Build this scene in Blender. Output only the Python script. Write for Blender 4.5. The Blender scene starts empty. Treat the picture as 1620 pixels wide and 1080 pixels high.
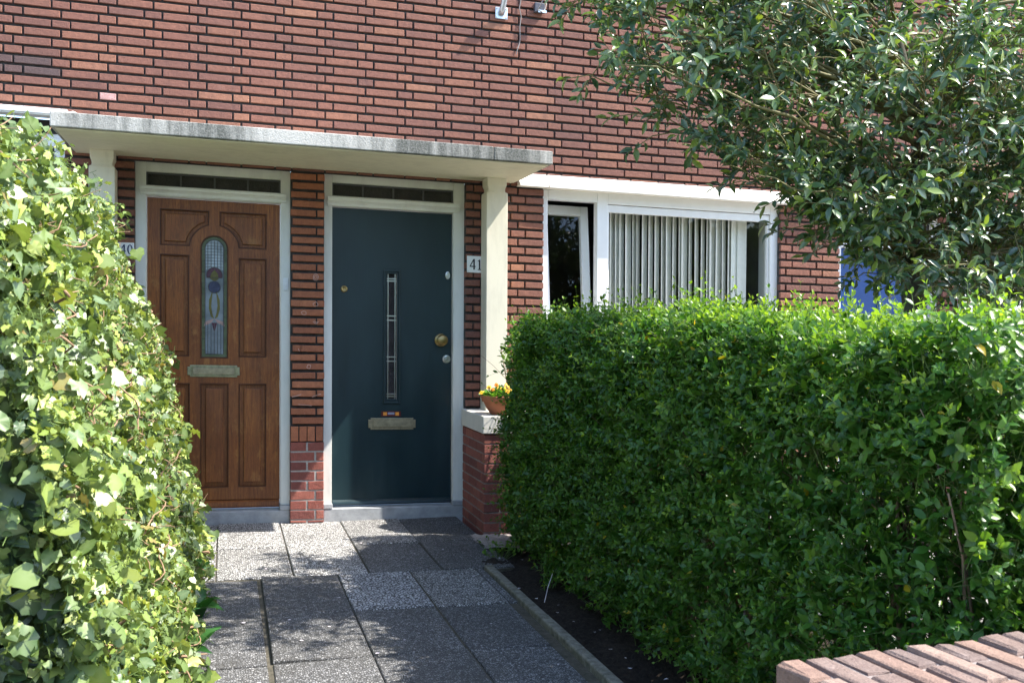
import bpy, math, random
import numpy as np
from mathutils import Vector, Matrix, Quaternion

random.seed(7)
rng = np.random.default_rng(11)
SC = bpy.context.scene
COL = SC.collection
SLOPE = 0.02063          # the street and the terrace fall gently towards +X

# ------------------------------------------------------------------ camera
cam_d = bpy.data.cameras.new('camera')
cam = bpy.data.objects.new('camera', cam_d)
COL.objects.link(cam)
RC = ((0.959537937, -0.281532808, 0.00512113506),
      (0.000673210488, -0.0158934090, -0.999873465),
      (0.281578576, 0.959419969, -0.0150607980))
m = Matrix(((RC[0][0], -RC[1][0], -RC[2][0], 0.0),
            (RC[0][1], -RC[1][1], -RC[2][1], -6.7483),
            (RC[0][2], -RC[1][2], -RC[2][2], 1.33),
            (0, 0, 0, 1)))
cam.matrix_world = m
cam_d.sensor_width = 36.0
cam_d.sensor_fit = 'HORIZONTAL'
cam_d.lens = 34.25
cam_d.clip_start = 0.05
cam_d.clip_end = 2000
cam_d.dof.use_dof = True
cam_d.dof.focus_distance = 5.4
cam_d.dof.aperture_fstop = 9.0
SC.camera = cam

# ------------------------------------------------------------------ light
LIGHT = Vector((-1.0, 0.33, -1.40)).normalized()
world = bpy.data.worlds.new('World')
SC.world = world
world.use_nodes = True
wn = world.node_tree
for n in list(wn.nodes):
    wn.nodes.remove(n)
w_out = wn.nodes.new('ShaderNodeOutputWorld')
w_bg = wn.nodes.new('ShaderNodeBackground')
w_sky = wn.nodes.new('ShaderNodeTexSky')
w_sky.sky_type = 'NISHITA'
w_sky.sun_disc = False
w_sky.sun_elevation = math.asin(-LIGHT.z)
w_sky.sun_rotation = math.atan2(-LIGHT.x, -LIGHT.y)
w_bg.inputs['Strength'].default_value = 0.15
wn.links.new(w_sky.outputs[0], w_bg.inputs['Color'])
wn.links.new(w_bg.outputs[0], w_out.inputs['Surface'])
sun_d = bpy.data.lights.new('sun', 'SUN')
sun_d.energy = 3.3
sun_d.angle = math.radians(0.5)
sun_d.color = (1.0, 0.95, 0.87)
sun = bpy.data.objects.new('sun', sun_d)
COL.objects.link(sun)
sun.rotation_euler = LIGHT.to_track_quat('-Z', 'Y').to_euler()
sun.location = (6, -4, 9)
SC.view_settings.view_transform = 'Standard'
SC.view_settings.look = 'None'
SC.view_settings.gamma = 1.0
SC.view_settings.exposure = 1.97

# ------------------------------------------------------------------ helpers
def tag(o, label=None, cat=None, group=None, kind=None):
    if label: o['label'] = label
    if cat: o['category'] = cat
    if group: o['group'] = group
    if kind: o['kind'] = kind
    return o

def thing(name, loc, label, cat, group=None):
    o = bpy.data.objects.new(name, None)
    COL.objects.link(o)
    o.location = (loc[0], loc[1], loc[2] - SLOPE * loc[0])
    o.empty_display_size = 0.1
    return tag(o, label, cat, group)

def base_of(o):
    p = Vector((0, 0, 0))
    while o is not None:
        p = p + Vector(o.location)
        o = o.parent
    return p

def link(name, me, mats, parent=None, smooth=False, bevel=0.0, segs=2, angle=40, origin=None):
    """mesh in world coordinates -> object (children relative to their thing's base)"""
    n = len(me.vertices)
    co = np.empty(n * 3, dtype=np.float32)
    me.vertices.foreach_get('co', co)
    co = co.reshape(-1, 3)
    co[:, 2] -= SLOPE * co[:, 0]
    if parent is not None:
        off = base_of(parent)
    elif origin is not None:
        off = Vector((origin[0], origin[1], origin[2] - SLOPE * origin[0]))
    else:
        mn = co.min(0); mx = co.max(0)
        off = Vector(((mn[0] + mx[0]) / 2, (mn[1] + mx[1]) / 2, mn[2]))
    co -= np.array(off, dtype=np.float32)
    me.vertices.foreach_set('co', co.ravel())
    me.update()
    o = bpy.data.objects.new(name, me)
    COL.objects.link(o)
    if not isinstance(mats, (list, tuple)):
        mats = [mats]
    for mt in mats:
        me.materials.append(mt)
    if parent is not None:
        o.parent = parent
    else:
        o.location = off
    if smooth:
        me.polygons.foreach_set('use_smooth', np.ones(len(me.polygons), dtype=bool))
    if bevel > 0:
        b = o.modifiers.new('bevel', 'BEVEL')
        b.width = bevel; b.segments = segs
        b.limit_method = 'ANGLE'; b.angle_limit = math.radians(angle)
        if hasattr(b, 'harden_normals'): b.harden_normals = False
    return o

class MB:
    def __init__(s):
        s.v = []; s.f = []; s.m = []
    def box(s, x0, x1, y0, y1, z0, z1, m=0):
        b = len(s.v)
        s.v += [(x0,y0,z0),(x1,y0,z0),(x1,y1,z0),(x0,y1,z0),(x0,y0,z1),(x1,y0,z1),(x1,y1,z1),(x0,y1,z1)]
        s.f += [(b,b+3,b+2,b+1),(b+4,b+5,b+6,b+7),(b,b+1,b+5,b+4),(b+1,b+2,b+6,b+5),(b+2,b+3,b+7,b+6),(b+3,b,b+4,b+7)]
        s.m += [m]*6
        return s
    def poly(s, pts, m=0):
        b = len(s.v); s.v += [tuple(p) for p in pts]; s.f.append(tuple(range(b, b+len(pts)))); s.m.append(m); return s
    def prism(s, pts, axis, a0, a1, m=0):
        """2-D outline extruded along an axis ('x': pts are (y,z); 'y': (x,z); 'z': (x,y))"""
        b = len(s.v); n = len(pts)
        for a in (a0, a1):
            for p in pts:
                s.v.append({'x': (a,p[0],p[1]), 'y': (p[0],a,p[1]), 'z': (p[0],p[1],a)}[axis])
        s.f.append(tuple(range(b+n-1, b-1, -1))); s.f.append(tuple(range(b+n, b+2*n)))
        for i in range(n):
            j = (i+1) % n
            s.f.append((b+i, b+j, b+n+j, b+n+i))
        s.m += [m]*(n+2)
        return s
    def tube(s, pts, r, n=6, m=0, cap=True):
        pts = [Vector(p) for p in pts]
        rr = r if isinstance(r, (list, tuple)) else [r]*len(pts)
        b = len(s.v)
        ref = Vector((0.31, 0.2, 0.93))
        for i, p in enumerate(pts):
            d = (pts[min(i+1, len(pts)-1)] - pts[max(i-1, 0)]).normalized()
            u = d.cross(ref)
            if u.length < 1e-3: u = d.cross(Vector((1,0,0)))
            u.normalize(); w = d.cross(u)
            for k in range(n):
                a = 2*math.pi*k/n
                s.v.append(tuple(p + (u*math.cos(a) + w*math.sin(a))*rr[i]))
        for i in range(len(pts)-1):
            for k in range(n):
                k2 = (k+1) % n
                s.f.append((b+i*n+k, b+i*n+k2, b+(i+1)*n+k2, b+(i+1)*n+k)); s.m.append(m)
        if cap:
            s.f.append(tuple(range(b+n-1, b-1, -1))); s.m.append(m)
            e = b+(len(pts)-1)*n
            s.f.append(tuple(range(e, e+n))); s.m.append(m)
        return s
    def lathe(s, prof, c, axis='z', n=32, m=0):
        """prof = [(radius, height)], turned about an axis through c"""
        b = len(s.v)
        for r, h in prof:
            for k in range(n):
                a = 2*math.pi*k/n
                if axis == 'z': s.v.append((c[0]+r*math.cos(a), c[1]+r*math.sin(a), c[2]+h))
                else: s.v.append((c[0]+r*math.cos(a), c[1]-h, c[2]+r*math.sin(a)))
        for i in range(len(prof)-1):
            for k in range(n):
                k2 = (k+1) % n
                s.f.append((b+i*n+k, b+i*n+k2, b+(i+1)*n+k2, b+(i+1)*n+k)); s.m.append(m)
        return s
    def brick(s, x0, x1, z0, z1, yf, yb, m=0, c=0.0028):
        """front-facing brick with worn arrises, open at the back"""
        b = len(s.v)
        j = lambda a: random.uniform(-a, a)
        x0 += j(.0015); x1 += j(.0015); z0 += j(.0012); z1 += j(.0012)
        t = j(.0012); yf += j(.0014); k = j(.0012)
        for y, i in ((yb, 0), (yf+c*.9, 0), (yf, c)):
            s.v += [(x0+i,y-k,z0+i-t),(x1-i,y+k,z0+i+t),(x1-i,y+k,z1-i+t),(x0+i,y-k,z1-i-t)]
        for q in (0, 4):
            for a in range(4):
                a2 = (a+1) % 4
                s.f.append((b+q+a, b+q+a2, b+q+4+a2, b+q+4+a)); s.m.append(m)
        s.f.append((b+8, b+9, b+10, b+11)); s.m.append(m)
        return s
    def mesh(s, name='mesh'):
        me = bpy.data.meshes.new(name)
        me.from_pydata(s.v, [], s.f)
        me.polygons.foreach_set('material_index', np.array(s.m, dtype=np.int32))
        me.validate(); me.update()
        return me
    def build(s, name, mats, parent=None, **kw):
        return link(name, s.mesh(name), mats, parent, **kw)

def plate_mesh(loops, y_front, depth, bevel=0.003, res=2):
    """flat outline (XZ loops, inner loops are holes) with thickness and rounded edges"""
    cu = bpy.data.curves.new('outline', 'CURVE')
    cu.dimensions = '2D'; cu.fill_mode = 'BOTH'
    cu.extrude = max(depth/2 - bevel, 0.0002); cu.bevel_depth = bevel; cu.bevel_resolution = res
    cu.offset = -bevel
    for lp in loops:
        sp = cu.splines.new('POLY')
        sp.points.add(len(lp)-1)
        for p, q in zip(sp.points, lp):
            p.co = (q[0], q[1], 0, 1)
        sp.use_cyclic_u = True
    ob = bpy.data.objects.new('outline', cu)
    COL.objects.link(ob)
    dg = bpy.context.evaluated_depsgraph_get()
    me = bpy.data.meshes.new_from_object(ob.evaluated_get(dg))
    bpy.data.objects.remove(ob); bpy.data.curves.remove(cu)
    yc = y_front + depth/2
    me.transform(Matrix(((1,0,0,0),(0,0,-1,yc),(0,1,0,0),(0,0,0,1))))
    return me

def join_meshes(meshes):
    mb = MB()
    for k, me in enumerate(meshes):
        b = len(mb.v)
        mb.v += [tuple(v.co) for v in me.vertices]
        for p in me.polygons:
            mb.f.append(tuple(b+i for i in p.vertices)); mb.m.append(0)
    return mb

def rect(x0, x1, z0, z1): return [(x0,z0),(x1,z0),(x1,z1),(x0,z1)]
def arc(cx, cz, r, a0, a1, n=14):
    return [(cx+r*math.cos(math.radians(a0+(a1-a0)*i/n)), cz+r*math.sin(math.radians(a0+(a1-a0)*i/n))) for i in range(n+1)]

# ------------------------------------------------------------------ materials
class NT:
    def __init__(s, name):
        s.mat = bpy.data.materials.new(name); s.mat.use_nodes = True
        s.t = s.mat.node_tree
        for n in list(s.t.nodes): s.t.nodes.remove(n)
        s.out = s.n('ShaderNodeOutputMaterial')
    def n(s, typ, **kw):
        nd = s.t.nodes.new(typ)
        for k, v in kw.items(): setattr(nd, k, v)
        return nd
    def l(s, a, b): s.t.links.new(a, b)
    def coord(s, scale=(1,1,1), rot=(0,0,0)):
        tc = s.n('ShaderNodeTexCoord'); mp = s.n('ShaderNodeMapping')
        mp.inputs['Scale'].default_value = scale; mp.inputs['Rotation'].default_value = rot
        s.l(tc.outputs['Object'], mp.inputs['Vector']); return mp.outputs[0]
    def noise(s, vec, scale, detail=4, rough=.55, dist=0.0):
        nd = s.n('ShaderNodeTexNoise')
        nd.inputs['Scale'].default_value = scale; nd.inputs['Detail'].default_value = detail
        nd.inputs['Roughness'].default_value = rough; nd.inputs['Distortion'].default_value = dist
        if vec is not None: s.l(vec, nd.inputs['Vector'])
        return nd.outputs['Fac']
    def ramp(s, fac, stops):
        nd = s.n('ShaderNodeValToRGB')
        e = nd.color_ramp.elements
        while len(e) < len(stops): e.new(0.5)
        for el, (p, c) in zip(e, stops):
            el.position = p
            el.color = (c[0], c[1], c[2], 1) if isinstance(c, (tuple, list)) else (c, c, c, 1)
        s.l(fac, nd.inputs['Fac']); return nd.outputs['Color']
    def mix(s, fac, a, b, mode='MIX'):
        nd = s.n('ShaderNodeMixRGB', blend_type=mode)
        for i, v in (('Fac', fac), ('Color1', a), ('Color2', b)):
            if hasattr(v, 'links'): s.l(v, nd.inputs[i])
            elif i == 'Fac': nd.inputs[i].default_value = v
            else: nd.inputs[i].default_value = (v[0], v[1], v[2], 1)
        return nd.outputs[0]
    def math(s, op, a, b=0.0):
        nd = s.n('ShaderNodeMath', operation=op)
        for i, v in ((0, a), (1, b)):
            if hasattr(v, 'links'): s.l(v, nd.inputs[i])
            else: nd.inputs[i].default_value = v
        return nd.outputs[0]
    def bump(s, h, strength=.3, dist=.01):
        nd = s.n('ShaderNodeBump')
        nd.inputs['Strength'].default_value = strength; nd.inputs['Distance'].default_value = dist
        s.l(h, nd.inputs['Height']); return nd.outputs[0]
    def bsdf(s, col, rough=.6, normal=None, spec=.5, metal=0.0, coat=0.0):
        p = s.n('ShaderNodeBsdfPrincipled')
        if hasattr(col, 'links'): s.l(col, p.inputs['Base Color'])
        else: p.inputs['Base Color'].default_value = (*col, 1)
        if hasattr(rough, 'links'): s.l(rough, p.inputs['Roughness'])
        else: p.inputs['Roughness'].default_value = rough
        p.inputs['Specular IOR Level'].default_value = spec
        p.inputs['Metallic'].default_value = metal
        p.inputs['Coat Weight'].default_value = coat
        if normal is not None: s.l(normal, p.inputs['Normal'])
        s.l(p.outputs[0], s.out.inputs['Surface'])
        return p

def m_plain(name, col, rough=.5, spec=.5, metal=0.0, var=.12, scale=14, bump=.08, coat=0):
    t = NT(name); c = t.coord()
    f = t.noise(c, scale, 5, .6)
    dk = tuple(x*(1-var) for x in col); lt = tuple(min(1, x*(1+var)) for x in col)
    colr = t.ramp(f, [(.3, dk), (.7, lt)])
    t.bsdf(colr, rough, t.bump(t.noise(c, scale*6, 3), bump, .004), spec, metal, coat)
    return t.mat

def m_brick(name, stops, efflo=.12):
    t = NT(name); c = t.coord()
    g = t.n('ShaderNodeNewGeometry')
    colr = t.ramp(g.outputs['Random Per Island'], stops)
    fine = t.noise(c, 170, 3, .7)
    med = t.noise(c, 26, 5, .65)
    colr = t.mix(t.math('MULTIPLY', t.ramp(med, [(.35, 0.0), (.75, 1.0)]), .42), colr, (.075, .038, .034))
    colr = t.mix(.30, colr, t.ramp(fine, [(.3, .12), (.7, .75)]), 'OVERLAY')
    grime = t.ramp(t.noise(t.coord((1,1,.6)), 1.6, 5, .6), [(.42, 0.0), (.70, .26)])
    colr = t.mix(grime, colr, (.10,.058,.050))
    rain = t.ramp(t.noise(t.coord((1,1,.07)), 9, 4, .6), [(.55, 0.0), (.75, .22)])
    colr = t.mix(rain, colr, (.09,.055,.05))
    ef = t.ramp(t.noise(c, 7, 6, .7), [(.62, 0.0), (.78, 1.0)])
    colr = t.mix(t.math('MULTIPLY', ef, efflo), colr, (.55, .46, .42))
    sp = t.ramp(t.noise(c, 55, 2, .5), [(.765, 0.0), (.79, 1.0)])
    colr = t.mix(t.math('MULTIPLY', sp, .6), colr, (.62, .56, .52))
    h = t.math('ADD', t.math('MULTIPLY', t.noise(c, 45, 5, .7), 1.0), t.math('MULTIPLY', fine, .5))
    t.bsdf(colr, .86, t.bump(h, .75, .007), .3)
    return t.mat

BRICK_STOPS = [(0.0, (.200,.094,.073)), (.14, (.228,.102,.076)), (.45, (.252,.110,.078)), (.80, (.272,.118,.080)), (.94, (.305,.134,.086)), (1.0, (.37,.172,.105))]
M_brick = m_brick('house_brick', BRICK_STOPS)
M_brick_red = m_brick('plinth_brick', [(0.0, (.20,.066,.056)), (.5, (.32,.10,.075)), (1.0, (.40,.14,.10))], .25)
M_brick_orange = m_brick('porch_brick', [(0.0, (.38,.135,.07)), (.5, (.46,.165,.082)), (1.0, (.52,.195,.098))], .05)
M_brick_pink = m_brick('pink_brick', [(0.0, (.60,.34,.31)), (1.0, (.64,.36,.33))], .2)
M_brick_sooty = m_brick('sooty_brick', [(0.0, (.10,.072,.070)), (1.0, (.14,.085,.078))], .05)
M_brick_old = m_brick('garden_wall_brick', [(0.0, (.165,.125,.11)), (.3, (.21,.15,.125)), (.65, (.25,.16,.12)), (1.0, (.29,.215,.175))], .4)
def m_mortar(name, a, b):
    t = NT(name); c = t.coord()
    col = t.ramp(t.noise(c, 30, 6, .7), [(.3, a), (.7, b)])
    t.bsdf(col, .95, t.bump(t.noise(c, 130, 3, .7), .6, .006), .2)
    return t.mat
M_mortar = m_mortar('dark_mortar', (.035,.031,.030), (.080,.072,.068))
M_mortar_lt = m_mortar('pale_mortar', (.26,.24,.22), (.46,.43,.40))
M_mortar_mid = m_mortar('old_mortar', (.16,.13,.12), (.33,.29,.27))

def m_paint(name, col, dirt=(.30,.28,.22), amt=.42, rough=.42):
    t = NT(name); c = t.coord()
    d = t.ramp(t.noise(t.coord((1,1,.25)), 9, 6, .7), [(.45, 0.0), (.85, 1.0)])
    colr = t.mix(t.math('MULTIPLY', d, amt), col, dirt)
    t.bsdf(colr, rough, t.bump(t.noise(c, 60, 4), .08, .004), .45)
    return t.mat
M_cream = m_paint('cream_paint', (.70,.66,.53))
M_white = m_paint('white_paint', (.80,.80,.78), (.4,.4,.38), .12, .35)
M_frame = m_paint('jamb_paint', (.74,.74,.68), (.36,.33,.27), .42, .4)
M_plastic = m_plain('white_window_profile', (.80,.81,.80), .3, .5, 0, .03, 8, .02)
M_soffit = m_paint('soffit_paint', (.76,.71,.54), (.40,.36,.25), .45, .6)
M_lintel = m_paint('lintel_render', (.80,.76,.68), (.5,.46,.4), .2, .7)
M_stone_sill = m_paint('sill_render', (.66,.63,.56), (.22,.2,.17), .45, .75)

def m_fascia():
    t = NT('weathered_concrete'); c = t.coord()
    base = t.ramp(t.noise(c, 90, 4, .7), [(.3, (.46,.44,.39)), (.7, (.60,.58,.53))])
    st = t.noise(t.coord((1,.4,.09)), 15, 6, .7)
    big = t.noise(t.coord((1,.4,.05)), 1.9, 4, .6)
    g = t.n('ShaderNodeSeparateXYZ'); t.l(c, g.inputs[0])
    k = t.ramp(t.math('ADD', t.math('MULTIPLY', st, .50), t.math('MULTIPLY', big, .75)), [(.55, 0.0), (.73, 1.0)])
    sp = t.ramp(t.noise(c, 120, 3, .7), [(.30, 0.62), (.60, 1.0)])
    k = t.math('MULTIPLY', t.math('MULTIPLY', k, sp), .9)
    col = t.mix(k, base, (.06,.065,.055))
    t.bsdf(col, .9, t.bump(t.noise(c, 110, 4, .75), .8, .008), .25)
    return t.mat
M_fascia = m_fascia()

def m_wood():
    t = NT('varnished_hardwood')
    grain = t.noise(t.coord((1,1,.045)), 95, 5, .7, .4)
    pores = t.noise(t.coord((1,1,.06)), 420, 2, .6)
    big = t.noise(t.coord((1,1,.22)), 5.5, 4, .6)
    col = t.ramp(grain, [(.25, (.135,.039,.010)), (.5, (.28,.092,.022)), (.75, (.40,.155,.038))])
    col = t.mix(t.ramp(big, [(.38, .55), (.68, 0.0)]), col, (.085,.028,.018))
    col = t.mix(t.ramp(pores, [(.34, .55), (.46, 0.0)]), col, (.05,.02,.01))
    wv = t.ramp(t.noise(t.coord((1,1,.6)), 12, 5, .7), [(.56, 0.0), (.80, .65)])
    col = t.mix(wv, col, (.42,.22,.07))
    t.bsdf(col, .40, t.bump(grain, .18, .003), .35, 0, .08)
    return t.mat
M_wood = m_wood()
M_wood_dk = m_plain('crease_shade_varnish', (.085,.029,.012), .45, .35, 0, .3, 30, .1)  # crease shade round the door panels, put into the bead colour
def m_teal():
    t = NT('dark_teal_paint'); c = t.coord()
    f = t.noise(t.coord((1,1,.3)), 7, 5, .6)
    col = t.ramp(f, [(.3, (.0062,.0205,.027)), (.7, (.0100,.030,.036))])
    brush = t.noise(t.coord((1,1,.02)), 160, 3, .6)
    ch = t.ramp(t.noise(t.coord((1.2,1,.7), (0,.5,0)), 60, 3, .7), [(.80, 0.0), (.84, .5)])
    col = t.mix(ch, col, (.16,.20,.21))
    t.bsdf(col, t.ramp(f, [(.3, .30), (.7, .42)]), t.bump(brush, .22, .003), .5)
    return t.mat
M_teal = m_teal()
M_blue = m_plain('blue_door_paint', (.006,.055,.22), .4, .5, 0, .1, 6, .05)
M_brass = m_plain('aged_brass', (.36,.27,.12), .36, .5, 1.0, .25, 30, .1)
M_brass_dk = m_plain('tarnished_brass', (.34,.30,.20), .45, .5, .7, .25, 30, .15)
M_verd = m_plain('greenish_brass', (.30,.30,.19), .40, .5, .7, .3, 30, .12)
M_steel = m_plain('nickel', (.62,.62,.60), .28, .5, 1.0, .1, 30, .05)
M_galv = m_plain('galvanised_steel', (.55,.58,.62), .38, .5, .85, .12, 18, .06)
M_black = m_plain('black_enamel', (.015,.015,.017), .35, .5)
M_navy = m_plain('navy_enamel', (.012,.025,.10), .3, .5)
M_enamel = m_plain('white_enamel', (.86,.87,.86), .18, .5, 0, .02, 8, .01, .3)
M_dark = m_plain('shadow_gap', (.02,.02,.02), .8, .3)
M_lead = m_plain('lead_came', (.09,.09,.09), .55, .5, .4)
M_thresh = m_plain('grey_stone', (.34,.35,.36), .8, .3, 0, .22, 12, .3)
M_terra = m_plain('terracotta', (.42,.15,.075), .75, .35, 0, .14, 12, .12)
M_orange = m_plain('orange_label', (.72,.28,.04), .45)
M_labelgrey = m_plain('grey_label', (.22,.24,.34), .4)
M_labelred = m_plain('dark_red_label', (.10,.012,.010), .4)
M_blind = m_plain('blind_fabric', (.90,.89,.82), .85, .2, 0, .05, 20, .1)
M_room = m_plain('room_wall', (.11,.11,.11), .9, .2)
M_pipe = m_plain('white_downpipe', (.72,.74,.74), .45)
M_box = m_plain('grey_box', (.06,.06,.075), .45)
M_cable = m_plain('grey_cable', (.20,.18,.17), .6)

def m_glass(name, tint=(1,1,1), rough=.0):
    t = NT(name)
    tr = t.n('ShaderNodeBsdfTransparent'); tr.inputs[0].default_value = (*tint, 1)
    gl = t.n('ShaderNodeBsdfGlossy'); gl.inputs['Roughness'].default_value = rough
    fr = t.n('ShaderNodeFresnel'); gm_ = t.n('ShaderNodeNewGeometry')
    t.l(t.math('SUBTRACT', 1.5, t.math('MULTIPLY', gm_.outputs['Backfacing'], 1.5-1/1.5)), fr.inputs['IOR'])
    sp = t.ramp(t.noise(t.coord((1,1,.6)), 75, 3, .6), [(.70, 0.0), (.78, .35)])
    df = t.n('ShaderNodeBsdfDiffuse'); df.inputs[0].default_value = (.5,.5,.5,1)
    mx = t.n('ShaderNodeMixShader'); mx2 = t.n('ShaderNodeMixShader')
    t.l(fr.outputs[0], mx.inputs[0]); t.l(tr.outputs[0], mx.inputs[1]); t.l(gl.outputs[0], mx.inputs[2])
    t.l(t.math('MULTIPLY', sp, .22), mx2.inputs[0]); t.l(mx.outputs[0], mx2.inputs[1]); t.l(df.outputs[0], mx2.inputs[2])
    t.l(mx2.outputs[0], t.out.inputs['Surface'])
    return t.mat
M_glass = m_glass('window_glass', (.94,.96,.95))
def m_tex_glass(name, col, scale=90, strength=.8):
    t = NT(name); c = t.coord()
    h = t.noise(c, scale, 3, .6, .6)
    t.bsdf(t.ramp(t.noise(c, 9, 3), [(.3, tuple(x*.7 for x in col)), (.7, tuple(x*1.3 for x in col))]), .16, t.bump(h, strength, .01), .3)
    return t.mat
M_tglass = m_tex_glass('obscured_glass', (.035,.033,.028))
M_sg = {k: m_tex_glass('stained_' + k, c, 60, .4) for k, c in dict(clear=(.19,.225,.25), pale=(.36,.42,.46), green=(.11,.135,.075), olive=(.13,.12,.035), purple=(.085,.035,.055), blue=(.045,.055,.11), rose=(.36,.24,.22)).items()}

def m_aggregate(name, scale, peb_stops, matrix, dirt_amt, dirt=(.07,.066,.055)):
    t = NT(name); c = t.coord()
    g = t.n('ShaderNodeNewGeometry')
    v = t.n('ShaderNodeTexVoronoi'); v.inputs['Scale'].default_value = scale; t.l(c, v.inputs['Vector'])
    v2 = t.n('ShaderNodeTexVoronoi', feature='DISTANCE_TO_EDGE'); v2.inputs['Scale'].default_value = scale; t.l(c, v2.inputs['Vector'])
    sx = t.n('ShaderNodeSeparateColor'); t.l(v.outputs['Color'], sx.inputs[0])
    peb = t.ramp(sx.outputs[0], peb_stops)
    msk = t.ramp(v2.outputs['Distance'], [(.07, 0.0), (.19, 1.0)])
    slab = t.ramp(g.outputs['Random Per Island'], [(0.0, .70), (.5, .85), (1.0, 1.0)])
    col = t.mix(msk, matrix, t.mix(1.0, peb, slab, 'MULTIPLY'))
    st = t.ramp(t.noise(c, 3.0, 6, .65), [(.42, 0.0), (.72, 1.0)])
    col = t.mix(t.math('MULTIPLY', st, dirt_amt), col, dirt)
    t.bsdf(col, .8, t.bump(msk, .8, .006), .3)
    return t.mat
M_agg = m_aggregate('dirty_aggregate', 105, [(0.0, (.12,.12,.122)), (.4, (.22,.22,.222)), (.75, (.34,.34,.34)), (1.0, (.50,.49,.48))], (.058,.056,.054), .45)
M_aggc = m_aggregate('clean_sunlit_aggregate', 85, [(0.0, (.28,.275,.27)), (.4, (.56,.55,.53)), (1.0, (.86,.84,.81))], (.060,.057,.053), .18)  # cleaner slabs, with the sunlit whiteness near the doors put into the colour
M_aggw = m_aggregate('pale_aggregate', 62, [(0.0, (.42,.42,.43)), (1.0, (.82,.82,.82))], (.06,.059,.058), .1)

def m_soil():
    t = NT('dark_soil'); c = t.coord()
    col = t.ramp(t.noise(c, 40, 6, .75), [(.3, (.018,.014,.011)), (.55, (.042,.032,.024)), (.8, (.085,.066,.05))])
    t.bsdf(col, .95, t.bump(t.noise(c, 60, 6, .8), 1.0, .02), .2)
    return t.mat
M_soil = m_soil()
M_sand = m_mortar('pale_sand', (.20,.17,.15), (.38,.34,.31))
M_tiles = m_mortar('garden_tiles', (.20,.185,.17), (.34,.32,.30))
M_moss = m_mortar('mossy_joint_sand', (.045,.043,.030), (.12,.105,.08))
M_kerb = m_mortar('mossy_concrete', (.085,.082,.06), (.27,.25,.20))
M_ground = m_mortar('street_paving', (.26,.245,.23), (.38,.36,.335))

def m_leaf(name, stops, young, old=(.25,.20,.03), rough=.4, transl=.35, tcol=1.9, spec=.5, vein=None):
    t = NT(name)
    a = t.n('ShaderNodeAttribute', attribute_name='tint')
    y = t.n('ShaderNodeAttribute', attribute_name='young')
    c = t.ramp(a.outputs['Fac'], stops)
    c = t.mix(y.outputs['Fac'], c, young)
    if vein:
        v = t.n('ShaderNodeAttribute', attribute_name='vein')
        c = t.mix(t.math('MULTIPLY', v.outputs['Fac'], .30), c, vein)
    p = t.bsdf(c, rough, None, spec)
    tl = t.n('ShaderNodeBsdfTranslucent')
    tc = t.mix(1.0, c, (tcol, tcol*.95, tcol*.45), 'MULTIPLY')
    t.l(tc, tl.inputs[0])
    mx = t.n('ShaderNodeMixShader'); mx.inputs[0].default_value = transl
    t.l(p.outputs[0], mx.inputs[1]); t.l(tl.outputs[0], mx.inputs[2])
    t.l(mx.outputs[0], t.out.inputs['Surface'])
    return t.mat
M_privet = m_leaf('privet_leaf', [(0.0, (.025,.088,.012)), (.45, (.047,.140,.018)), (.97, (.082,.198,.027)), (1.0, (.40,.30,.02))], (.28,.42,.032), rough=.38, transl=.36)
M_ivy = m_leaf('ivy_leaf', [(0.0, (.016,.050,.020)), (.3, (.045,.105,.028)), (.55, (.095,.165,.034)), (.85, (.26,.32,.050)), (.97, (.36,.40,.09)), (1.0, (.22,.13,.04))], (.26,.36,.035), rough=.43, transl=.20, tcol=1.8, spec=.75, vein=(.34,.40,.20))
M_holly = m_leaf('holly_leaf', [(0.0, (.026,.068,.030)), (.5, (.062,.125,.044)), (.92, (.115,.185,.050)), (1.0, (.20,.26,.03))], (.20,.28,.04), rough=.35, transl=.22, spec=.85)
M_broad = m_leaf('broad_leaf', [(0.0, (.02,.085,.018)), (1.0, (.045,.14,.03))], (.1,.2,.04), rough=.42, transl=.3)
M_pansyleaf = m_leaf('pansy_leaf', [(0.0, (.05,.14,.02)), (1.0, (.11,.25,.03))], (.2,.32,.05), transl=.35)
M_far = m_leaf('street_tree_leaf', [(0.0, (.02,.055,.012)), (1.0, (.055,.12,.025))], (.1,.18,.03), transl=.3)
M_bark = m_plain('grey_brown_bark', (.19,.135,.09), .9, .2, 0, .35, 26, .5)
M_ivystem = m_plain('tan_ivy_stem', (.27,.175,.105), .8, .25, 0, .25, 30, .3)
M_hollytwig = m_plain('olive_twig', (.145,.130,.050), .65, .3, 0, .25, 30, .2)
M_hollybark = m_plain('holly_bark', (.085,.08,.055), .8, .25, 0, .3, 20, .4)
M_greenstem = m_plain('green_stem', (.10,.16,.04), .6, .3, 0, .2, 30, .1)
M_petal_y = m_plain('yellow_petal', (.78,.42,.03), .6, .3, 0, .2, 60, .05)
M_petal_o = m_plain('orange_petal', (.75,.24,.02), .6, .3, 0, .2, 60, .05)
M_petal_p = m_plain('pale_petal', (.70,.62,.64), .7)

# ------------------------------------------------------------------ foliage machinery
def nrm(a): return a / np.maximum(np.linalg.norm(a, axis=-1, keepdims=True), 1e-9)

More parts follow.
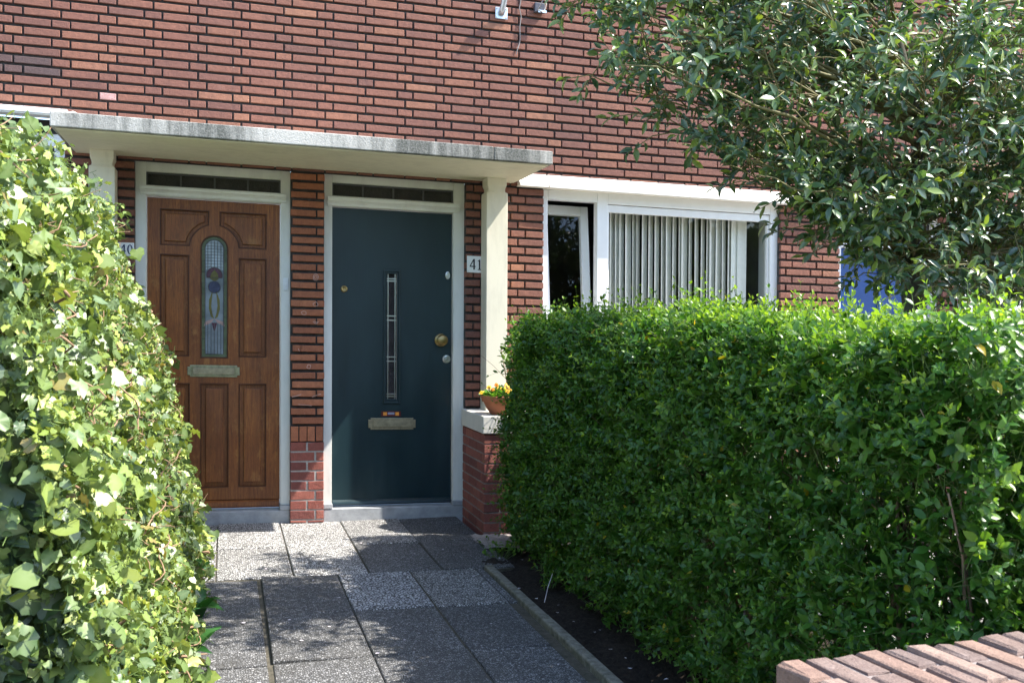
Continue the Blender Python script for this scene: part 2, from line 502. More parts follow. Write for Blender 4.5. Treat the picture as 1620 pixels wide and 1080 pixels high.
# templates: (verts x=width, y=along, z=up), faces, vein weight per vertex
T_OVAL = (np.array([(0,0,0),(-.21,.26,.035),(0,.26,-.03),(.21,.26,.035),(-.255,.55,.03),(0,.56,-.035),(.255,.55,.03),(-.125,.83,-.01),(0,.86,-.05),(.125,.83,-.01),(0,1,-.10)], float),
          [(0,2,1),(0,3,2),(1,2,5,4),(2,3,6,5),(4,5,8,7),(5,6,9,8),(7,8,10),(8,9,10)], None)
T_HOLLY = (np.array([(0,0,0),(-.17,.2,.06),(0,.22,-.01),(.17,.2,.06),(-.24,.52,.04),(0,.52,-.06),(.24,.52,.04),(-.14,.8,-.05),(0,.82,-.12),(.14,.8,-.05),(0,1.02,-.22)], float),
           T_OVAL[1], None)
_iv = [(0,0,0),(-.26,-.13,.04),(-.47,.06,-.04),(-.43,.27,.03),(-.43,.47,-.05),(-.28,.62,.02),(0,.95,-.16),(.28,.62,.02),(.43,.47,-.05),(.43,.27,.03),(.47,.06,-.04),(.26,-.13,.04)]
T_IVY = (np.array(_iv + [(0,.32,.0)], float), [(0,12,1),(1,12,2),(2,12,3),(3,12,4),(4,12,5),(5,12,6),(6,12,7),(7,12,8),(8,12,9),(9,12,10),(10,12,11),(11,12,0)],
         np.array([1,.1,.5,.2,.5,.2,.5,.2,.5,.2,.5,.1,1.0]))
T_LONG = (np.array([(0,0,0),(-.13,.25,.05),(0,.25,-.03),(.13,.25,.05),(-.155,.55,.03),(0,.55,-.05),(.155,.55,.03),(-.08,.82,-.06),(0,.83,-.12),(.08,.82,-.06),(0,1,-.24)], float), T_OVAL[1], None)

def leaf_mesh(name, tmpl, P, A, N, size, tint, young, wid=None, curl=(.3, 2.0)):
    V, F, vein = tmpl
    n = len(P); mv = len(V)
    A = nrm(A); B = nrm(np.cross(A, N)); N2 = np.cross(B, A)
    curl = rng.uniform(curl[0], curl[1], n)
    w = np.ones(n) if wid is None else wid
    co = (P[:, None, :] + size[:, None, None] * (
        V[None, :, 0:1] * w[:, None, None] * B[:, None, :] + V[None, :, 1:2] * A[:, None, :]
        + (V[None, :, 2:3] * curl[:, None, None]) * N2[:, None, :])).astype(np.float32)
    me = bpy.data.meshes.new(name)
    me.vertices.add(n * mv)
    me.vertices.foreach_set('co', co.ravel())
    li = np.concatenate([np.array(f) for f in F]); tot = np.array([len(f) for f in F])
    loops = (li[None, :] + (np.arange(n) * mv)[:, None]).ravel().astype(np.int32)
    tots = np.tile(tot, n).astype(np.int32)
    starts = np.concatenate([[0], np.cumsum(tots)[:-1]]).astype(np.int32)
    me.loops.add(len(loops)); me.loops.foreach_set('vertex_index', loops)
    me.polygons.add(len(tots)); me.polygons.foreach_set('loop_start', starts)
    me.polygons.foreach_set('loop_total', tots)
    me.update(calc_edges=True)
    for nm, val in (('tint', tint), ('young', young)):
        at = me.attributes.new(nm, 'FLOAT', 'POINT')
        at.data.foreach_set('value', np.repeat(val, mv).astype(np.float32))
    if vein is not None:
        at = me.attributes.new('vein', 'FLOAT', 'POINT')
        at.data.foreach_set('value', np.tile(vein, n).astype(np.float32))
    return me

def sticks_mesh(name, P0, P1, r0, r1, k=4):
    """many thin straight twigs in one mesh"""
    n = len(P0); d = nrm(P1 - P0)
    ref = np.where(np.abs(d[:, 2:3]) > .9, np.array([[1.,0,0]]), np.array([[0,0,1.]]))
    u = nrm(np.cross(d, ref)); w = np.cross(d, u)
    ang = np.arange(k) * 2*np.pi/k
    ring = np.cos(ang)[None,:,None]*u[:,None,:] + np.sin(ang)[None,:,None]*w[:,None,:]
    r0 = np.broadcast_to(r0, (n,)); r1 = np.broadcast_to(r1, (n,))
    co = np.concatenate([P0[:,None,:] + ring*r0[:,None,None], P1[:,None,:] + ring*r1[:,None,None]], 1)
    f = []
    for a in range(k):
        b = (a+1) % k; f += [a, b, k+b, k+a]
    loops = (np.array(f)[None,:] + (np.arange(n)*2*k)[:,None]).ravel().astype(np.int32)
    me = bpy.data.meshes.new(name)
    me.vertices.add(n*2*k); me.vertices.foreach_set('co', co.astype(np.float32).ravel())
    me.loops.add(len(loops)); me.loops.foreach_set('vertex_index', loops)
    me.polygons.add(n*k); me.polygons.foreach_set('loop_start', np.arange(n*k, dtype=np.int32)*4)
    me.polygons.foreach_set('loop_total', np.full(n*k, 4, dtype=np.int32))
    me.update(calc_edges=True)
    return me

def rand_unit(n):
    return nrm(rng.normal(size=(n, 3)))

def wave(a, b, seed, amp=1.0):
    """smooth pseudo-random bumps over two coordinates"""
    r = np.random.default_rng(seed); o = np.zeros_like(a)
    for k in range(7):
        fa, fb = r.uniform(1.2, 7.5, 2); p = r.uniform(0, 6.3)
        o = o + np.sin(a*fa + b*fb*r.choice([-1, 1]) + p) / (1.0 + .22*(fa+fb))
    return amp * o / 1.6

# ------------------------------------------------------------------ ground
def structure(o): return tag(o, kind='structure')
mb = MB()
mb.poly([(-400,-400,-.06),(400,-400,-.06),(400,400,-.06),(-400,400,-.06)])
gm = mb.mesh()
structure(link('ground', gm, M_ground))
# soil of the front gardens
def sheet(name, x0, x1, y0, y1, z, mat, nx, ny, amp, seed):
    xs = np.linspace(x0, x1, nx); ys = np.linspace(y0, y1, ny)
    X, Y = np.meshgrid(xs, ys, indexing='ij')
    Z = z + wave(X*3, Y*3, seed, amp) + rng.normal(0, amp*.18, X.shape)
    v = np.stack([X, Y, Z], -1).reshape(-1, 3)
    f = [(i*ny+j, (i+1)*ny+j, (i+1)*ny+j+1, i*ny+j+1) for i in range(nx-1) for j in range(ny-1)]
    me = bpy.data.meshes.new(name); me.from_pydata(v.tolist(), [], f); me.update()
    return link(name, me, mat, smooth=True)
structure(sheet('soil', 1.40, 2.75, -5.0, -.66, -.022, M_soil, 90, 240, .026, 3))
structure(sheet('soil', -2.9, -.10, -5.0, -.02, -.03, M_soil, 40, 60, .010, 4))
structure(sheet('sand', 1.52, 2.3, -1.02, -.60, .010, M_sand, 40, 30, .014, 5))
# paving: exposed aggregate slabs, one bright replacement slab
mb = MB(); mw = MB(); slab_mat = 0
def slab(b, x0, x1, y0, y1):
    g = .0035; zt = random.uniform(-.005, .004); tx = random.uniform(-.005, .005); c = .004
    q = len(b.v)
    for z, i in ((-.05, 0), (zt-.004, 0), (zt, c)):
        b.v += [(x0+g+i,y0+g+i,z-tx),(x1-g-i,y0+g+i,z+tx),(x1-g-i,y1-g-i,z+tx),(x0+g+i,y1-g-i,z-tx)]
    for o in (0, 4):
        for a in range(4):
            a2 = (a+1) % 4
            b.f.append((q+o+a, q+o+a2, q+o+4+a2, q+o+4+a)); b.m.append(slab_mat)
    b.f.append((q+8, q+9, q+10, q+11)); b.m.append(slab_mat)
colsA = [-.46, -.052, .350, .757, 1.165, 1.585]
for i in range(5):
    for y0, y1 in ((-.72, .06), (-1.435, -.72)):
        slab_mat = 1 if i < 3 or (i == 3 and y0 > -.73) else 0  # slabs in the sunlit area by the doors get the whitened aggregate
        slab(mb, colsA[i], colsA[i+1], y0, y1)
slab_mat = 0
colsB = [(-.64, -.235), (-.235, .160), (.176, .578), (.578, .972), (.982, 1.345)]
rowsB = [(-2.145, -1.445), (-2.80, -2.150), (-3.46, -2.805), (-4.12, -3.465), (-4.78, -4.125), (-5.44, -4.785), (-6.1, -5.445)]
for ci, (x0, x1) in enumerate(colsB):
    for ri, (y0, y1) in enumerate(rowsB):
        o = -.025 if ci < 2 else 0
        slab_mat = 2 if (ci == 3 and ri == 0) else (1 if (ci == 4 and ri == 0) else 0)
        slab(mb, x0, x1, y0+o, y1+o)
slab_mat = 0
slab(mb, 1.347, 1.388, -2.145, -1.445)
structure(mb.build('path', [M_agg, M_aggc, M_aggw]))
mb = MB()
mb.box(-.7, 1.392, -6.2, -1.45, -.055, -.011); mb.box(-.7, 1.58, -1.4495, .02, -.055, -.0112)
structure(mb.build('path_bed', M_moss))
# kerb
mb = MB(); y = -1.46
while y > -5.6:
    y2 = y - 1.0
    mb.box(1.392+random.uniform(-.003,.003), 1.442+random.uniform(-.003,.003), y2+.004, y, -.1, .022+random.uniform(-.004,.004))
    y = y2
structure(mb.build('kerb', M_kerb, bevel=.009, segs=3))
# tiles of the front garden behind the hedge (seen through its gaps)
mb = MB()
for i in range(14):
    for j in range(10):
        x = 2.78 + i*.3; y = -3.7 + j*.3
        mb.box(x+.002, x+.298, y+.002, y+.298, -.05, -.012+random.uniform(-.002,.002))
structure(mb.build('garden_path', M_tiles))

# ------------------------------------------------------------------ terraced house
house = thing('terraced_house', (1.0, 0, 0), 'red brick terraced house with two front doors side by side under one flat concrete canopy', 'house')
COURSE, PER, ZR0, XH0 = .06123, .55, 3.3288, -1.0533
JT = .0122; JH = .0192
OPEN = [(-.57, .42, -1, 2.402), (.643, 1.638, -1, 2.402), (2.216, 4.172, .86, 2.46), (4.712, 5.70, -1, 2.46),
        (5.98, 7.9, .9, 2.46), (-2.75, -.985, .9, 2.60), (.418, .645, -1, .66)]
def allowed(z0, z1, x0, x1):
    iv = [(x0, x1)]
    zc = (z0+z1)/2
    for a, b, c, d in OPEN:
        if c < zc < d:
            nv = []
            for p, q in iv:
                if b <= p or a >= q: nv.append((p, q)); continue
                if a > p: nv.append((p, a))
                if b < q: nv.append((b, q))
            iv = nv
    return iv
wall = MB()
XW0, XW1 = -3.6, 8.6
r = -24
while True:
    zc = ZR0 - r*COURSE
    if zc < -.02: break
    z0 = zc - COURSE/2 + JH/2; z1 = zc + COURSE/2 - JH/2
    for a, b in allowed(z0, z1, XW0, XW1):
        wall.poly([(a, .0205, zc-COURSE/2), (b, .0205, zc-COURSE/2), (b, .0205, zc+COURSE/2), (a, .0205, zc+COURSE/2)], 1)
        for e in (a, b):
            wall.poly([(e, .0205, zc-COURSE/2), (e, .0205, zc+COURSE/2), (e, .2, zc+COURSE/2), (e, .2, zc-COURSE/2)], 1)
        x = XH0 + (PER/2 if r % 2 else 0) - 6*PER
        k = 0
        while x < b:
            w = (.11, .22, .22)[k % 3]
            p0 = max(x, a); p1 = min(x + w - JT, b)
            if x + w - JT > a and p1 - p0 > .02:
                orange = a > -.7 and b < .7 and zc < 2.42
                mi = 2 if orange else 0
                if r == 9 and k % 3 == 0 and abs(p0 + .73) < .12: mi = 5
                if p1 < -.96 and r in (6, 7): mi = 6
                wall.brick(p0, p1, z0, z1, 0.0, .11, mi)
            x += w; k += 1
    r += 1
# pier between the doors, lower part: soldier course, then flush pale joints
for i in range(4):
    w = .2225/4
    wall.brick(.4185+i*w+.004, .4185+(i+1)*w-.004, .555, .655, 0, .11, 2)
wall.poly([(.418,.0176,.546),(.6415,.0176,.546),(.6415,.0176,.70),(.418,.0176,.70)], 1)
zt = .546; k = 0
while zt > 0:
    z0 = max(zt - .056, 0.001)
    cut = .53 if k % 2 == 0 else .585
    wall.brick(.419, cut-.006, z0, zt, -.002, .11, 3)
    wall.brick(cut+.006, .641, z0, zt, -.002, .11, 3)
    zt -= .0665; k += 1
wall.box(.421, .639, .0015, .1, -.03, .5455, 4)
o = wall.build('brick_wall', [M_brick, M_mortar, M_brick_orange, M_brick_red, M_mortar_lt, M_brick_pink, M_brick_sooty], house)

# faded chalk scribbles on the pier
M_chalk = m_plain('chalk', (.50,.30,.24), .95)
def scrib(*lines, w=.0022):
    ch = MB()
    for pts in lines:
        for (x0, z0), (x1, z1) in zip(pts[:-1], pts[1:]):
            d = Vector((x1-x0, 0, z1-z0)).normalized(); u = Vector((-d.z, 0, d.x))*w
            a = Vector((x0, -.0035, z0)); b = Vector((x1, -.0035, z1))
            ch.poly([a-u, b-u, b+u, a+u])
    ch.build('chalk_mark', M_chalk, house)
def ring(cx, cz, r, n=9, j=.3): return [(cx+r*(1+random.uniform(-j,j))*math.cos(6.283*i/n), cz+r*(1+random.uniform(-j,j))*math.sin(6.283*i/n)) for i in range(n+1)]
scrib(ring(.585, 1.672, .020), [(.605,1.672)] + ring(.585, 1.672, .010))
scrib(ring(.585, 1.488, .015)); scrib(ring(.505, 1.428, .014)); scrib([(.567,1.372),(.578,1.360),(.592,1.355),(.604,1.372),(.59,1.364),(.575,1.375)])
scrib([(.47,1.185),(.478,1.165),(.492,1.20),(.478,1.165)]); scrib(ring(.54, 1.062, .014)); scrib([(.428,.857),(.455,.862),(.49,.875)], w=.003); scrib([(.562,.857),(.60,.870),(.57,.865),(.622,.878)], w=.003); scrib([(.47,.806),(.56,.798)])

# concrete canopy with painted soffit
CX0, CX1, CY = -.942, 2.009, -.813
mb = MB()
nx = 60
xs = np.linspace(CX0, CX1, nx)
mb.box(CX0, 1.616, CY, .02, 2.412, 2.497)
mb.box(1.619, CX1, CY+.001, .02, 2.412, 2.496)
canopy = mb.build('canopy', M_fascia, house, bevel=.006, segs=3)
mb = MB()
mb.box(CX0+.022, CX1-.022, CY+.024, .06, 2.404, 2.4115)
mb.build('soffit', M_soffit, canopy, bevel=.004)

# porch posts: square shaft, narrow necked capital
def post(x0, x1, y0, y1, zb):
    mb = MB(); cx, cy, h = (x0+x1)/2, (y0+y1)/2, (x1-x0)/2
    prof = [(zb,h),(2.298,h),(2.304,h-.006),(2.305,h-.013),(2.320,h-.016),(2.335,h-.014),(2.350,h-.008),(2.358,h-.006),(2.404,h-.006)]
    b = len(mb.v)
    for z, q in prof:
        mb.v += [(cx-q,cy-q,z),(cx+q,cy-q,z),(cx+q,cy+q,z),(cx-q,cy+q,z)]
    for i in range(len(prof)-1):
        for a in range(4):
            a2 = (a+1) % 4
            mb.f.append((b+i*4+a, b+i*4+a2, b+i*4+4+a2, b+i*4+4+a)); mb.m.append(0)
    mb.f.append((b+3,b+2,b+1,b)); e = b+4*(len(prof)-1); mb.f.append((e,e+1,e+2,e+3)); mb.m += [0,0]
    return mb.build('porch_post', M_cream, house, bevel=.003)
post(1.737, 1.889, -.19, -.038, .775)
post(-.820, -.668, -.19, -.038, .775)

# low porch walls with rendered sills
def porch_wall(x0, x1, y0):
    mb = MB(); z = .655; k = 0
    while z > -.03:
        z0 = max(z - .054, -.04)
        # left flank (faces -X) and right flank
        for xf, sgn in ((x0, -1), (x1, 1)):
            y = y0 + (.0 if k % 2 else -.105)
            while y < -.004:
                w = .21; p0 = max(y, y0); p1 = min(y + w - .01, -.002)
                if p1 - p0 > .02:
                    q = len(mb.v); c = .003
                    e = random.uniform(-.0015, .0015)
                    for d, i in ((.04, 0), (.003, 0), (0, c)):
                        xx = xf - sgn*d + sgn*e
                        mb.v += [(xx, p0+i, z0+i), (xx, p1-i, z0+i), (xx, p1-i, z-i), (xx, p0+i, z-i)]
                    for oo in (0, 4):
                        for a in range(4):
                            a2 = (a+1) % 4
                            mb.f.append((q+oo+a, q+oo+a2, q+oo+4+a2, q+oo+4+a)); mb.m.append(0)
                    mb.f.append((q+8, q+9, q+10, q+11)); mb.m.append(0)
                y += w
        x = x0 - (.0 if k % 2 == 0 else .105)
        while x < x1 - .004:
            w = .22; p0 = max(x, x0); p1 = min(x + w - .01, x1)
            if p1 - p0 > .02: mb.brick(p0, p1, z0, z, y0, y0+.05, 0)
            x += w
        z -= .0645; k += 1
    mb.box(x0+.004, x1-.004, y0+.004, -.002, -.05, .652, 1)
    mb.build('porch_wall', [M_brick_red, M_mortar_mid], house)
    s = MB(); s.box(x0-.012, x1+.01, y0-.012, -.001, .664, .780)
    s.build('porch_sill', M_stone_sill, house, bevel=.006, segs=3)
porch_wall(1.618, 2.205, -.60)
porch_wall(-1.25, -.60, -.60)

# ------------------------------------------------------------------ doors
def door_frame(x0, x1, ix0, ix1, zt_open, zbar0, zbar1, gz0, gz1, ztop=2.402, threshold=.082):
    F = .062
    mb = MB()
    mb.box(x0, ix0, F, .19, threshold+.004, ztop)
    mb.box(ix1, x1, F, .19, threshold+.004, ztop)
    mb.box(ix0, ix1, F+.001, .19, gz1, ztop-.001)
    mb.box(ix0, ix1, F+.0012, .18, zt_open, gz0)
    # stops behind the door edge
    fr = mb.build('door_frame', M_frame, house, bevel=.003)
    bar = MB()
    p = [(F-.004, zbar0), (F-.010, zbar0), (F-.012, zbar0+.016), (F-.020, zbar0+.026), (F-.034, zbar0+.036), (F-.036, zbar1), (F-.004, zbar1)]
    bar.prism(p, 'x', ix0-.036, ix1+.036)
    bar.build('transom_rail', M_frame, fr, bevel=.002)
    g = MB()
    g.box(ix0, ix1, .098, .104, gz0, gz1)
    g.build('transom_glass', M_tglass, fr)
    ld = MB(); n = 4
    for i in range(1, n):
        xx = ix0 + (ix1-ix0)*i/n
        ld.box(xx-.006, xx+.006, .0935, .0979, gz0+.008, gz1-.008)
    ld.box(ix0, ix1, .088, .0978, gz1-.011, gz1); ld.box(ix0, ix1, .088, .0978, gz0, gz0+.006)
    ld.box(ix0, ix0+.010, .088, .0976, gz0+.006, gz1-.011); ld.box(ix1-.010, ix1, .088, .0976, gz0+.006, gz1-.011)
    ld.build('glazing_bar', M_lead, fr)
    th = MB()
    th.box(x0+.001, x1-.001, F-.022, .2, -.03, threshold)
    th.box(x0, ix0+.005, F-.026, .15, threshold, threshold+.034); th.box(ix1-.005, x1, F-.026, .15, threshold, threshold+.034)
    th.build('threshold', M_thresh, fr, bevel=.005)
    return fr
frame_a = door_frame(-.570, .420, -.504, .356, 2.166, 2.172, 2.226, 2.236, 2.325)
frame_b = door_frame(.643, 1.638, .702, 1.560, 2.171, 2.172, 2.231, 2.243, 2.333)

# brown panelled door
L = .108
DX0, DX1, DZ0, DZ1 = -.501, .353, .094, 2.162
ACX, ACZ, AR = -.076, 1.842, .0865
def arch_hole(r, zb):
    return [(ACX-r, zb), (ACX+r, zb)] + arc(ACX, ACZ, r, 0, 180, 20)
def quarter(x0, x1, z0, z1, R, left=True, gap=0):
    # rectangle whose inner lower corner is bitten by a circle round the arch centre
    if left:
        zx = ACZ + math.sqrt(R*R - (x1-ACX)**2); a0 = math.degrees(math.atan2(zx-ACZ, x1-ACX)); a1 = math.degrees(math.pi - math.asin((z0-ACZ)/R))
        return [(x0, z0), (x0, z1), (x1, z1)] + arc(ACX, ACZ, R, a0, a1, 12)
    zx = ACZ + math.sqrt(R*R - (x0-ACX)**2); a0 = math.degrees(math.atan2(zx-ACZ, x0-ACX)); a1 = math.degrees(math.asin((z0-ACZ)/R))
    return [(x1, z0), (x1, z1), (x0, z1)] + arc(ACX, ACZ, R, a0, a1, 12)
holes = [arch_hole(AR, 1.110), quarter(-.417, -.113, 1.855, 2.090, .160), quarter(-.039, .261, 1.855, 2.090, .160, False),
         rect(-.417, -.240, 1.120, 1.790), rect(.085, .261, 1.120, 1.785),
         rect(-.410, -.236, .238, .934), rect(-.163, .013, .238, .934), rect(.085, .260, .238, .934)]
pl = plate_mesh([rect(DX0, DX1, DZ0+.055, DZ1)] + holes, L, .026, .005, 3)
fields = [quarter(-.391, -.137, 1.880, 2.065, .186), quarter(-.015, .236, 1.880, 2.065, .186, False)]
for a in ((-.417, -.240, 1.120, 1.790), (.085, .261, 1.120, 1.785), (-.410, -.236, .238, .934), (-.163, .013, .238, .934), (.085, .260, .238, .934)):
    fields.append(rect(a[0]+.030, a[1]-.030, a[2]+.030, a[3]-.030))
parts = [pl]; beads = []
for fld in fields: parts.append(plate_mesh([fld], L+.005, .020, .005, 2))
# bolection beads round each opening
def bead(loop, r, y):
    b = MB(); n = len(loop)
    pts = [(p[0], y, p[1]) for p in loop]
    q = len(b.v); kk = 6
    for i in range(n):
        a, c, d = Vector(pts[i-1]), Vector(pts[i]), Vector(pts[(i+1) % n])
        t1 = (c-a).normalized(); t2 = (d-c).normalized()
        nn = Vector((t1.z, 0, -t1.x)) + Vector((t2.z, 0, -t2.x))
        nn = nn.normalized() if nn.length > 1e-6 else Vector((1,0,0))
        co = max(.35, nn.dot(Vector((t1.z, 0, -t1.x))))
        for k in range(kk):
            an = 2*math.pi*k/kk
            b.v.append(tuple(c + nn*(math.cos(an)*r/co) + Vector((0, math.sin(an)*r, 0))))
    for i in range(n):
        j = (i+1) % n
        for k in range(kk):
            k2 = (k+1) % kk
            b.f.append((q+i*kk+k, q+i*kk+k2, q+j*kk+k2, q+j*kk+k)); b.m.append(0)
    return b.mesh()
for h in holes: beads.append(bead(h, .0050, L+.0012))
mb = join_meshes(parts)
n_light = len(mb.f)
mb.box(DX0+.002, DX1-.002, L+.020, L+.045, DZ0, 1.10)
mb.box(DX0+.002, ACX-AR-.004, L+.020, L+.045, 1.10, DZ1-.002)
mb.box(ACX+AR+.004, DX1-.002, L+.020, L+.045, 1.10, DZ1-.002)
mb.box(ACX-AR-.004, ACX+AR+.004, L+.020, L+.045, 1.935, DZ1-.002)
mb.prism([(L+.02, DZ0+.003), (L-.012, DZ0+.003), (L-.018, DZ0+.014), (L-.014, DZ0+.04), (L+.002, DZ0+.052), (L+.02, DZ0+.052)], 'x', DX0+.004, DX1-.004)
n_dark = len(mb.f)
bj = join_meshes(beads); q = len(mb.v)
mb.v += bj.v; mb.f += [tuple(q+i for i in f) for f in bj.f]; mb.m += [1]*len(bj.f)
brown = mb.build('front_door', [M_wood, M_wood_dk], house)
brown['label'] = 'varnished brown panelled door with an arched stained glass pane'
# stained glass
sg = MB(); keys = list(M_sg)
yg = L+.012
def pane(loop, key, lift=0.0): sg.poly([(p[0], yg-lift, p[1]) for p in loop], keys.index(key))
pane(arch_hole(AR+.003, 1.107)[::-1][::-1], 'green')
inner = [(ACX-.058, 1.135), (ACX+.058, 1.135)] + arc(ACX, ACZ, .060, 0, 180, 14)
pane(inner, 'clear', .0006)
pane([(ACX-.055, 1.70), (ACX+.055, 1.70)] + arc(ACX, ACZ, .056, 0, 180, 14), 'pale', .0012)
pane(arc(ACX, 1.665, .052, -20, 200, 12), 'purple', .0018)
pane([(ACX-.028, 1.640), (ACX, 1.622), (ACX+.028, 1.640), (ACX+.022, 1.675), (ACX, 1.700), (ACX-.022, 1.675)], 'olive', .0024)
pane(arc(ACX, 1.585, .040, 0, 360, 14)[:-1], 'blue', .0018)
for s in (-1, 1):
    pane([(ACX+s*.010, 1.565), (ACX+s*.034, 1.50), (ACX+s*.036, 1.44), (ACX+s*.022, 1.385), (ACX+s*.002, 1.372), (ACX+s*.014, 1.41), (ACX+s*.020, 1.46), (ACX+s*.016, 1.51)][::s], 'olive', .0018)
    pane([(ACX+s*.002, 1.372), (ACX+s*.060, 1.352), (ACX+s*.066, 1.322), (ACX+s*.02, 1.345)][::s], 'rose', .0018)
pane([(ACX-.018, 1.345), (ACX+.018, 1.345), (ACX+.004, 1.292), (ACX-.004, 1.292)], 'purple', .002)
g = sg.build('stained_glass', [M_sg[k] for k in keys], brown)
ld = MB()
for i in range(-2, 3):
    xx = ACX + i*.021
    ld.tube([(xx, yg-.003, 1.135), (xx, yg-.003, 1.34)], .0020, 5); ld.tube([(xx, yg-.003, 1.70), (xx, yg-.003, 1.84+math.sqrt(max(.056**2-(i*.021)**2, 0)))], .0020, 5)
for z in np.arange(1.72, 1.90, .020): ld.tube([(ACX-.055, yg-.003, z), (ACX+.055, yg-.003, z)], .0013, 4)
for lp in (inner, arc(ACX, 1.665, .052, -20, 200, 12), arc(ACX, 1.585, .040, 0, 360, 14)):
    ld.tube([(p[0], yg-.003, p[1]) for p in lp] + [(lp[0][0], yg-.003, lp[0][1])], .0021, 5)
for z in np.arange(1.16, 1.84, .075):
    for s in (-1, 1): ld.tube([(ACX+s*.060, yg-.003, z), (ACX+s*AR, yg-.003, z)], .0016, 4)
ld.build('lead_came', M_lead, brown)
# letter plates
def letter_plate(name, x0, x1, z0, z1, y, mat, flapmat, parent):
    c = .016
    out = [(x0+c, z0), (x1-c, z0), (x1-c, z0+.012), (x1, z0+.012), (x1, z1-.012), (x1-c, z1-.012), (x1-c, z1), (x0+c, z1), (x0+c, z1-.012), (x0, z1-.012), (x0, z0+.012), (x0+c, z0+.012)]
    a = plate_mesh([out], y-.008, .010, .003, 2)
    b = plate_mesh([rect(x0+.034, x1-.034, z0+.017, z1-.017)], y-.012, .010, .003, 2)
    r_ = bead(rect(x0+.030, x1-.030, z0+.014, z1-.014), .0026, y-.0085)
    mb = join_meshes([a, b, r_]); n0 = len(mb.f)
    for i in range(len(mb.f) - len(r_.polygons) - len(b.polygons), len(mb.f) - len(r_.polygons)): mb.m[i] = 1
    return mb.build(name, [mat, flapmat], parent)
letter_plate('letter_plate', -.248, .088, .980, 1.060, L, M_verd, M_brass_dk, brown)
mb = MB(); mb.lathe([(.0,.022),(.020,.021),(.027,.012),(.028,0)], (-.425, L, 1.012), 'y', 20)
mb.build('lock', M_brass_dk, brown, smooth=True)
mb = MB(); mb.box(.371, .405, .051, .061, 1.579, 1.661)
mb.box(.380, .396, .047, .0508, 1.60, 1.625)
mb.build('doorbell', M_pipe, frame_a, bevel=.003)

# teal door
GX0, GX1, GZ0, GZ1 = .705, 1.557, .092, 2.167
pl = plate_mesh([rect(GX0, GX1, GZ0, GZ1), rect(1.085, 1.163, .832, 1.728)], L, .044, .003, 2)
m1 = plate_mesh([rect(1.066, 1.184, .806, 1.750), rect(1.078, 1.171, .822, 1.735)], L-.013, .014, .004, 3)
m2 = plate_mesh([rect(1.078, 1.171, .8221, 1.7349), rect(1.089, 1.160, .838, 1.722)], L-.004, .010, .003, 3)
mb = join_meshes([pl, m1, m2])
mb.prism([(L+.0, GZ0+.004), (L-.016, GZ0+.004), (L-.024, GZ0+.014), (L-.020, GZ0+.026), (L-.004, GZ0+.040), (L, GZ0+.040)], 'x', GX0+.004, GX1-.004)
teal = mb.build('front_door', M_teal, house)
teal['label'] = 'dark teal flush door with a narrow leaded glass slit'
mb = MB(); mb.box(1.086, 1.162, L+.020, L+.026, .833, 1.727); mb.build('leaded_glass', m_tex_glass('dark_leaded_glass', (.030,.026,.028), 120, 1.0), teal)
mb = MB()
for z in (1.688, 1.672, 1.425, 1.395, 1.135, 1.105, .872, .855): mb.box(1.092, 1.157, L+.012, L+.019, z-.004, z+.004)
for xx in (1.100, 1.150): mb.box(xx-.0028, xx+.0028, L+.0125, L+.0189, .835, 1.725)
mb.build('lead_came', M_steel, teal)
mb = MB(); c = (1.480, L, 1.262)
mb.lathe([(.046,0),(.047,.004),(.043,.008),(.028,.012),(.020,.022),(.021,.034),(.034,.040),(.0405,.050),(.040,.058),(.030,.066),(.014,.069),(0,.070)], c, 'y', 28)
mb.build('door_knob', M_brass, teal, smooth=True)
mb = MB(); c = (1.521, L, 1.127)
mb.lathe([(.030,0),(.030,.004),(.026,.009),(.020,.010),(.0195,.007),(.010,.007),(.0095,.012),(0,.0125)], c, 'y', 24)
mb.box(1.519, 1.523, L-.0155, L-.0126, 1.119, 1.131)
mb.build('lock', M_steel, teal)
mb = MB(); c = (1.528, L, 1.727)
b0 = len(mb.v)
mb.lathe([(.021,0),(.021,.004),(.016,.006),(.014,.005),(.007,.005),(0,.006)], c, 'y', 22)
for i in range(b0, len(mb.v)):
    v = mb.v[i]; mb.v[i] = (c[0]+(v[0]-c[0])*.78, v[1], c[2]+(v[2]-c[2])*1.35)
mb.box(1.5265, 1.5295, L-.0095, L-.0055, 1.721, 1.733)
mb.build('lock_cylinder', M_steel, teal)
mb = MB(); mb.lathe([(.024,0),(.0245,.004),(.020,.010),(.013,.011),(.011,.007),(0,.007)], (.789, L, 1.604), 'y', 24)
mb.build('spyhole', M_brass, teal, smooth=True)
letter_plate('letter_plate', .961, 1.297, .622, .704, L, M_brass_dk, M_brass_dk, teal)
mb = MB()
mb.box(1.052, 1.192, L-.0012, L-.0002, .716, .751, 2)
mb.box(1.066, 1.092, L-.0018, L-.0013, .722, .745, 0); mb.box(1.152, 1.178, L-.0018, L-.0013, .722, .745, 0)
mb.box(1.098, 1.146, L-.0018, L-.0013, .728, .744, 1)
mb.build('letterbox_sticker', [M_orange, M_labelgrey, M_labelred], teal)

